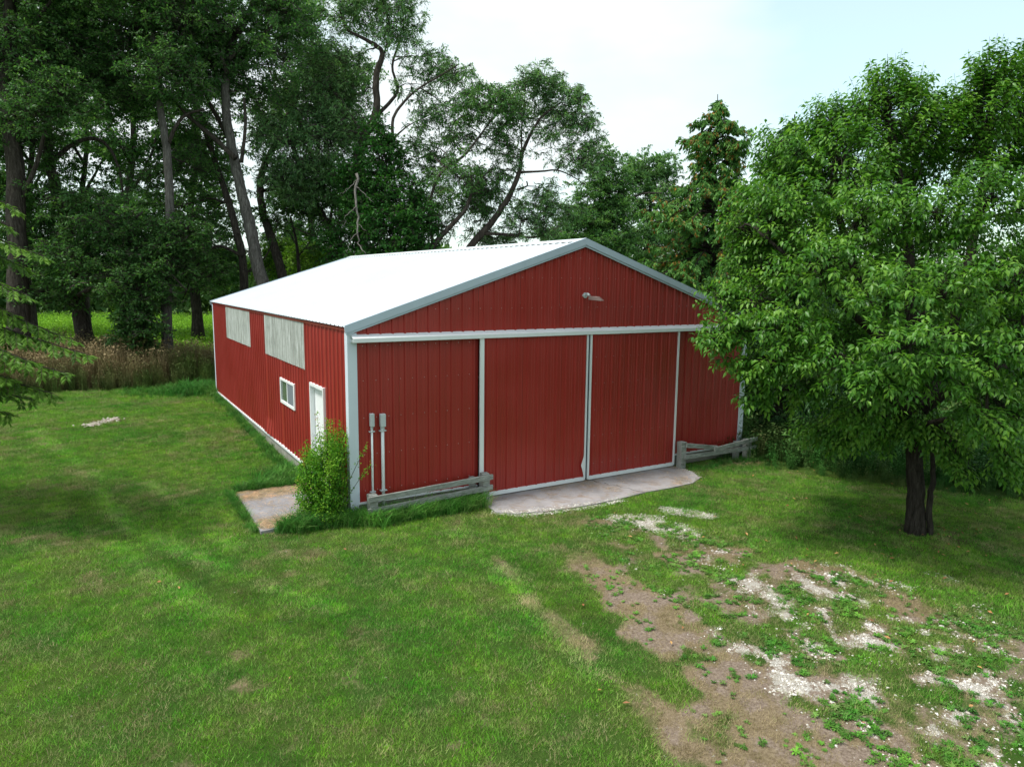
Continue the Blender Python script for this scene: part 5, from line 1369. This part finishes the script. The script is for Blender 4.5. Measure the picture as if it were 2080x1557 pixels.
# ------------------------------------------------------------------ the big near tree on the right
def near_tree():
    D0 = 12.06
    def A2(u, v, dd=0.0): return at(u, v, D0+dd)
    b = A2(1860, 1066); b[2] = height(np.array([b[0]]), np.array([b[1]]))[0]
    root = empty('tree', b); tag(root, 'large leafy near tree with glossy drooping leaves at the right of the lawn', 'tree')
    limbs = [([b, A2(1860, 1000), A2(1857, 930), A2(1853, 860), A2(1848, 780)], .140, .12),
             ([A2(1848, 800), A2(1790, 690, -.2), A2(1740, 560, -.3), A2(1700, 430), A2(1660, 340, .2)], .12, .03), ([A2(1846, 780), A2(1850, 650, .3), A2(1845, 480, .3), A2(1820, 330), A2(1800, 210)], .13, .03),
             ([A2(1850, 820), A2(1920, 700, -.2), A2(1970, 520), A2(2000, 350, .1), A2(2020, 190)], .12, .03), ([A2(1848, 840), A2(1760, 760, -.5), A2(1650, 700, -.9), A2(1540, 670, -1.1), A2(1450, 680, -1.1)], .09, .02),
             ([A2(1852, 850), A2(1950, 780, -.8), A2(2060, 740, -1.2), A2(2180, 720, -1.2)], .09, .02), ([A2(1848, 820), A2(1780, 760, .9), A2(1680, 700, 1.8), A2(1600, 640, 2.2)], .09, .02), ([A2(1850, 830), A2(1960, 740, 1), A2(2060, 660, 1.8), A2(2160, 620, 2.0)], .09, .02),
             ([A2(1848, 860), A2(1830, 800, -.9), A2(1790, 760, -1.7), A2(1760, 770, -2.1)], .07, .02), ([A2(1790, 690, -.2), A2(1690, 600, -.6), A2(1600, 520, -.7), A2(1540, 470, -.6)], .06, .02), ([A2(1850, 870), A2(1930, 850, -1.2), A2(2000, 850, -1.8)], .06, .02),
             ([A2(1560, 690, -1.0), A2(1540, 760, -1.1), A2(1520, 810, -1.1)], .03, .012)]
    LPs = []
    for i, (pts, r0, r1) in enumerate(limbs):
        path = wiggle(smooth_path(pts, 5), r0*.05)
        if i == 0: path[0] = path[0]-Vector((0, 0, .15))
        rr = [q*random.uniform(.985, 1.02) for q in radii(len(path), r0, r1, .35 if i == 0 else .12)]
        MB().tube(path, rr, 14 if i == 0 else 8).build('trunk' if i == 0 else 'limb', M['bark_near'], root, smooth=True)
        if i: LPs += [tuple(p) for p in path[2:]]
    # thin second stem wrapped in creeper, beside the trunk
    s0 = A2(1891, 1060, -.1); s0[2] = height(np.array([s0[0]]), np.array([s0[1]]))[0]-.05
    MB().tube(wiggle(smooth_path([s0, A2(1888, 1010, -.15), A2(1896, 950, -.1), A2(1893, 880)], 6), .012), radii(19, .055, .035), 8).build('side_stem', M['bark_near'], root, smooth=True)
    LP = np.array(LPs)
    lobes = [(1800, 235, 105, 125, 0), (1860, 300, 110, 110, 1.0), (1720, 320, 105, 110, -.5), (2015, 200, 100, 125, 0), (2085, 240, 120, 130, .8), (1640, 340, 105, 100, .6), (1600, 420, 100, 90, -.8), (1560, 330, 50, 65, 1.0), (1750, 440, 120, 100, -1.2), (1900, 430, 110, 100, -1.3),
             (2020, 400, 110, 120, -1.2), (1540, 500, 85, 90, .3), (1660, 540, 120, 100, -1.5), (1800, 590, 100, 90, -2.2), (1950, 570, 110, 100, -2.0), (2070, 560, 110, 110, -1.5), (1520, 600, 75, 75, -.6), (1600, 660, 100, 75, -1.6), (1470, 665, 62, 52, -1.2),
             (1440, 690, 42, 34, -1.3), (1560, 740, 80, 60, -1.3), (1690, 730, 95, 70, -2.0), (1500, 740, 60, 40, -1.0), (1530, 810, 48, 42, -1.1), (1620, 800, 70, 50, -.6), (1800, 780, 95, 55, -2.5), (1740, 850, 80, 45, -1.0), (1930, 760, 90, 60, -2.5), (2030, 720, 90, 90, -2.2),
             (1990, 860, 80, 50, -2.0), (2070, 850, 80, 70, -1.8), (2060, 950, 55, 50, -1.5), (1930, 910, 55, 35, -.8), (2120, 700, 110, 150, -1), (2200, 450, 140, 180, 0), (2180, 250, 110, 110, .3), (2180, 880, 90, 100, -1), (1660, 880, 70, 35, .5), (1850, 820, 90, 45, .8),
             (1490, 470, 60, 75, .2), (1525, 395, 60, 65, .4), (1570, 285, 60, 60, .6), (1450, 600, 50, 45, -.6), (1660, 235, 60, 60, .4), (1795, 165, 75, 65, .2), (2030, 125, 75, 60, 0), (2110, 140, 80, 75, .4), (1940, 200, 60, 60, .3), (1870, 190, 60, 60, .5), (1730, 215, 60, 60, 0), (1860, 870, 90, 40, -.3), (1790, 890, 70, 35, 0), (1900, 930, 60, 30, .8), (1710, 900, 60, 28, .4), (1850, 700, 110, 80, -2.8), (1900, 240, 80, 80, 0), (1610, 300, 75, 65, 0), (1690, 240, 70, 60, .3), (1545, 400, 60, 60, -.3), (1960, 960, 40, 35, -1), (2100, 960, 60, 60, -1), (1500, 560, 60, 70, .5),
             (1600, 500, 120, 120, 2.0), (1760, 480, 130, 110, 2.2), (1920, 500, 110, 100, 2.6), (1700, 690, 130, 90, 2.2), (1880, 690, 120, 80, 2.6), (2080, 600, 130, 140, 2.2), (2000, 300, 110, 100, 2.0), (1790, 340, 110, 90, 2.0), (1590, 760, 70, 50, .8)]
    centre = np.array(A2(1850, 560))
    C, Dr, T = [], [], []; br = MB()
    for (u, v, ru, rv, dd) in lobes:
        c = np.array(A2(u, v, dd)); m = (D0+dd)/FPX; rad = np.array([ru*m, ru*m*.95, rv*m])
        j = int(np.argmin(np.linalg.norm(LP-c, axis=1)+.5*np.maximum(0, LP[:, 2]-c[2]))); a = LP[j]; vec = c-a; ln = np.linalg.norm(vec)
        if ln > .2:
            sec = wiggle(smooth_path([a, a+vec*.5+np.array([0, 0, .12*ln]), c], 4), .02)
        else: sec = [Vector(a), Vector(c)]
        br.tube(sec, radii(len(sec), .016+.010*ln, .009), 5, cap=False); S = np.array([tuple(p) for p in sec])
        area = (rad[0]*rad[1]*2+rad[0]*rad[2])/3
        nt = int(area*125)+14
        uu = unit(rng.normal(size=(nt, 3))); outw = unit(c-centre)
        rr_ = .30+.70*rng.random(nt)**.5
        tips = c+uu*rr_[:, None]*rad
        for t in tips:
            q = S[int(np.argmin(np.linalg.norm(S-t, axis=1)+rng.random(len(S))*.6))]
            od = unit(unit(t-centre)*.8+unit(t-q)*.6+np.array([0, 0, .22]))
            L0 = random.uniform(.30, .55); s0_ = t-od*L0
            br.tube([q, (q+s0_)/2+np.array([0, 0, .04]), s0_, t], [.006, .005, .004, .002], 3, cap=False)
            k = int(random.uniform(15, 24)); s = (np.arange(k)+rng.random(k)*.6)/k
            p = s0_+(t-s0_)*s[:, None]*1.0; p[:, 2] -= s*s*.05
            ang = np.arange(k)*2.4+rng.random(k)*.8; s1 = unit(np.cross(od, np.array([0, 0, 1.]))+1e-3); s2 = np.cross(s1, od)
            rad_d = s1*np.cos(ang)[:, None]+s2*np.sin(ang)[:, None]
            d_ = rad_d*.85+od*.55+rng.normal(0, .15, (k, 3)); d_[:, 2] -= .60
            C.append(p+rad_d*.02); Dr.append(d_); T.append(np.clip(rng.normal(.42, .12)+rng.normal(0, .12, k)+.18*s, 0, 1))
    tag(br.build('branches', M['bark_near'], root), kind='stuff')
    # creeper leaves on the side stem
    C = np.concatenate(C); Dr = np.concatenate(Dr); T = np.concatenate(T); n = len(C)
    N = rng.normal(0, .32, (n, 3))+np.array([0, 0, 1.0])
    ln = rng.uniform(.072, .128, n); wd = ln*rng.uniform(.42, .52, n)
    # the 300 leaves nearest the viewpoint are leaves of their own
    rel = C-CAM; dep = rel@FW; sx = np.abs(rel@RT/dep)*FPX < 1000; sy = np.abs(rel@UP/dep)*FPX < 740
    score = np.where(sx & sy, dep/ln, 1e9); near = np.argsort(score)[:300]
    rest = np.ones(n, bool); rest[near] = False
    tag(link('crown', leaf_mesh('crown', C[rest], Dr[rest], N[rest], ln[rest], wd[rest], T[rest], True), M['leaf_near'], root), kind='stuff')
    S, DD, N2 = leaf_frames(C, Dr, N)
    lm = []
    for tv in (.3, .42, .54, .68):
        lm.append(big_mesh('leaf', LEAF_T, LEAF_F, {'tint': np.full(5, tv)})); lm[-1].materials.append(M['leaf_near'])
    off = Matrix.Translation(-root.location)
    for q, i in enumerate(near):
        o = bpy.data.objects.new('leaf', lm[int(np.clip((T[i]-.24)/.13, 0, 3))]); COL.objects.link(o); o.parent = root
        R = Matrix(((S[i, 0]*wd[i], DD[i, 0]*ln[i], N2[i, 0]*ln[i], C[i, 0]), (S[i, 1]*wd[i], DD[i, 1]*ln[i], N2[i, 1]*ln[i], C[i, 1]), (S[i, 2]*wd[i], DD[i, 2]*ln[i], N2[i, 2]*ln[i], C[i, 2]), (0, 0, 0, 1)))
        o.matrix_basis = off @ R
    return n
NT = near_tree()
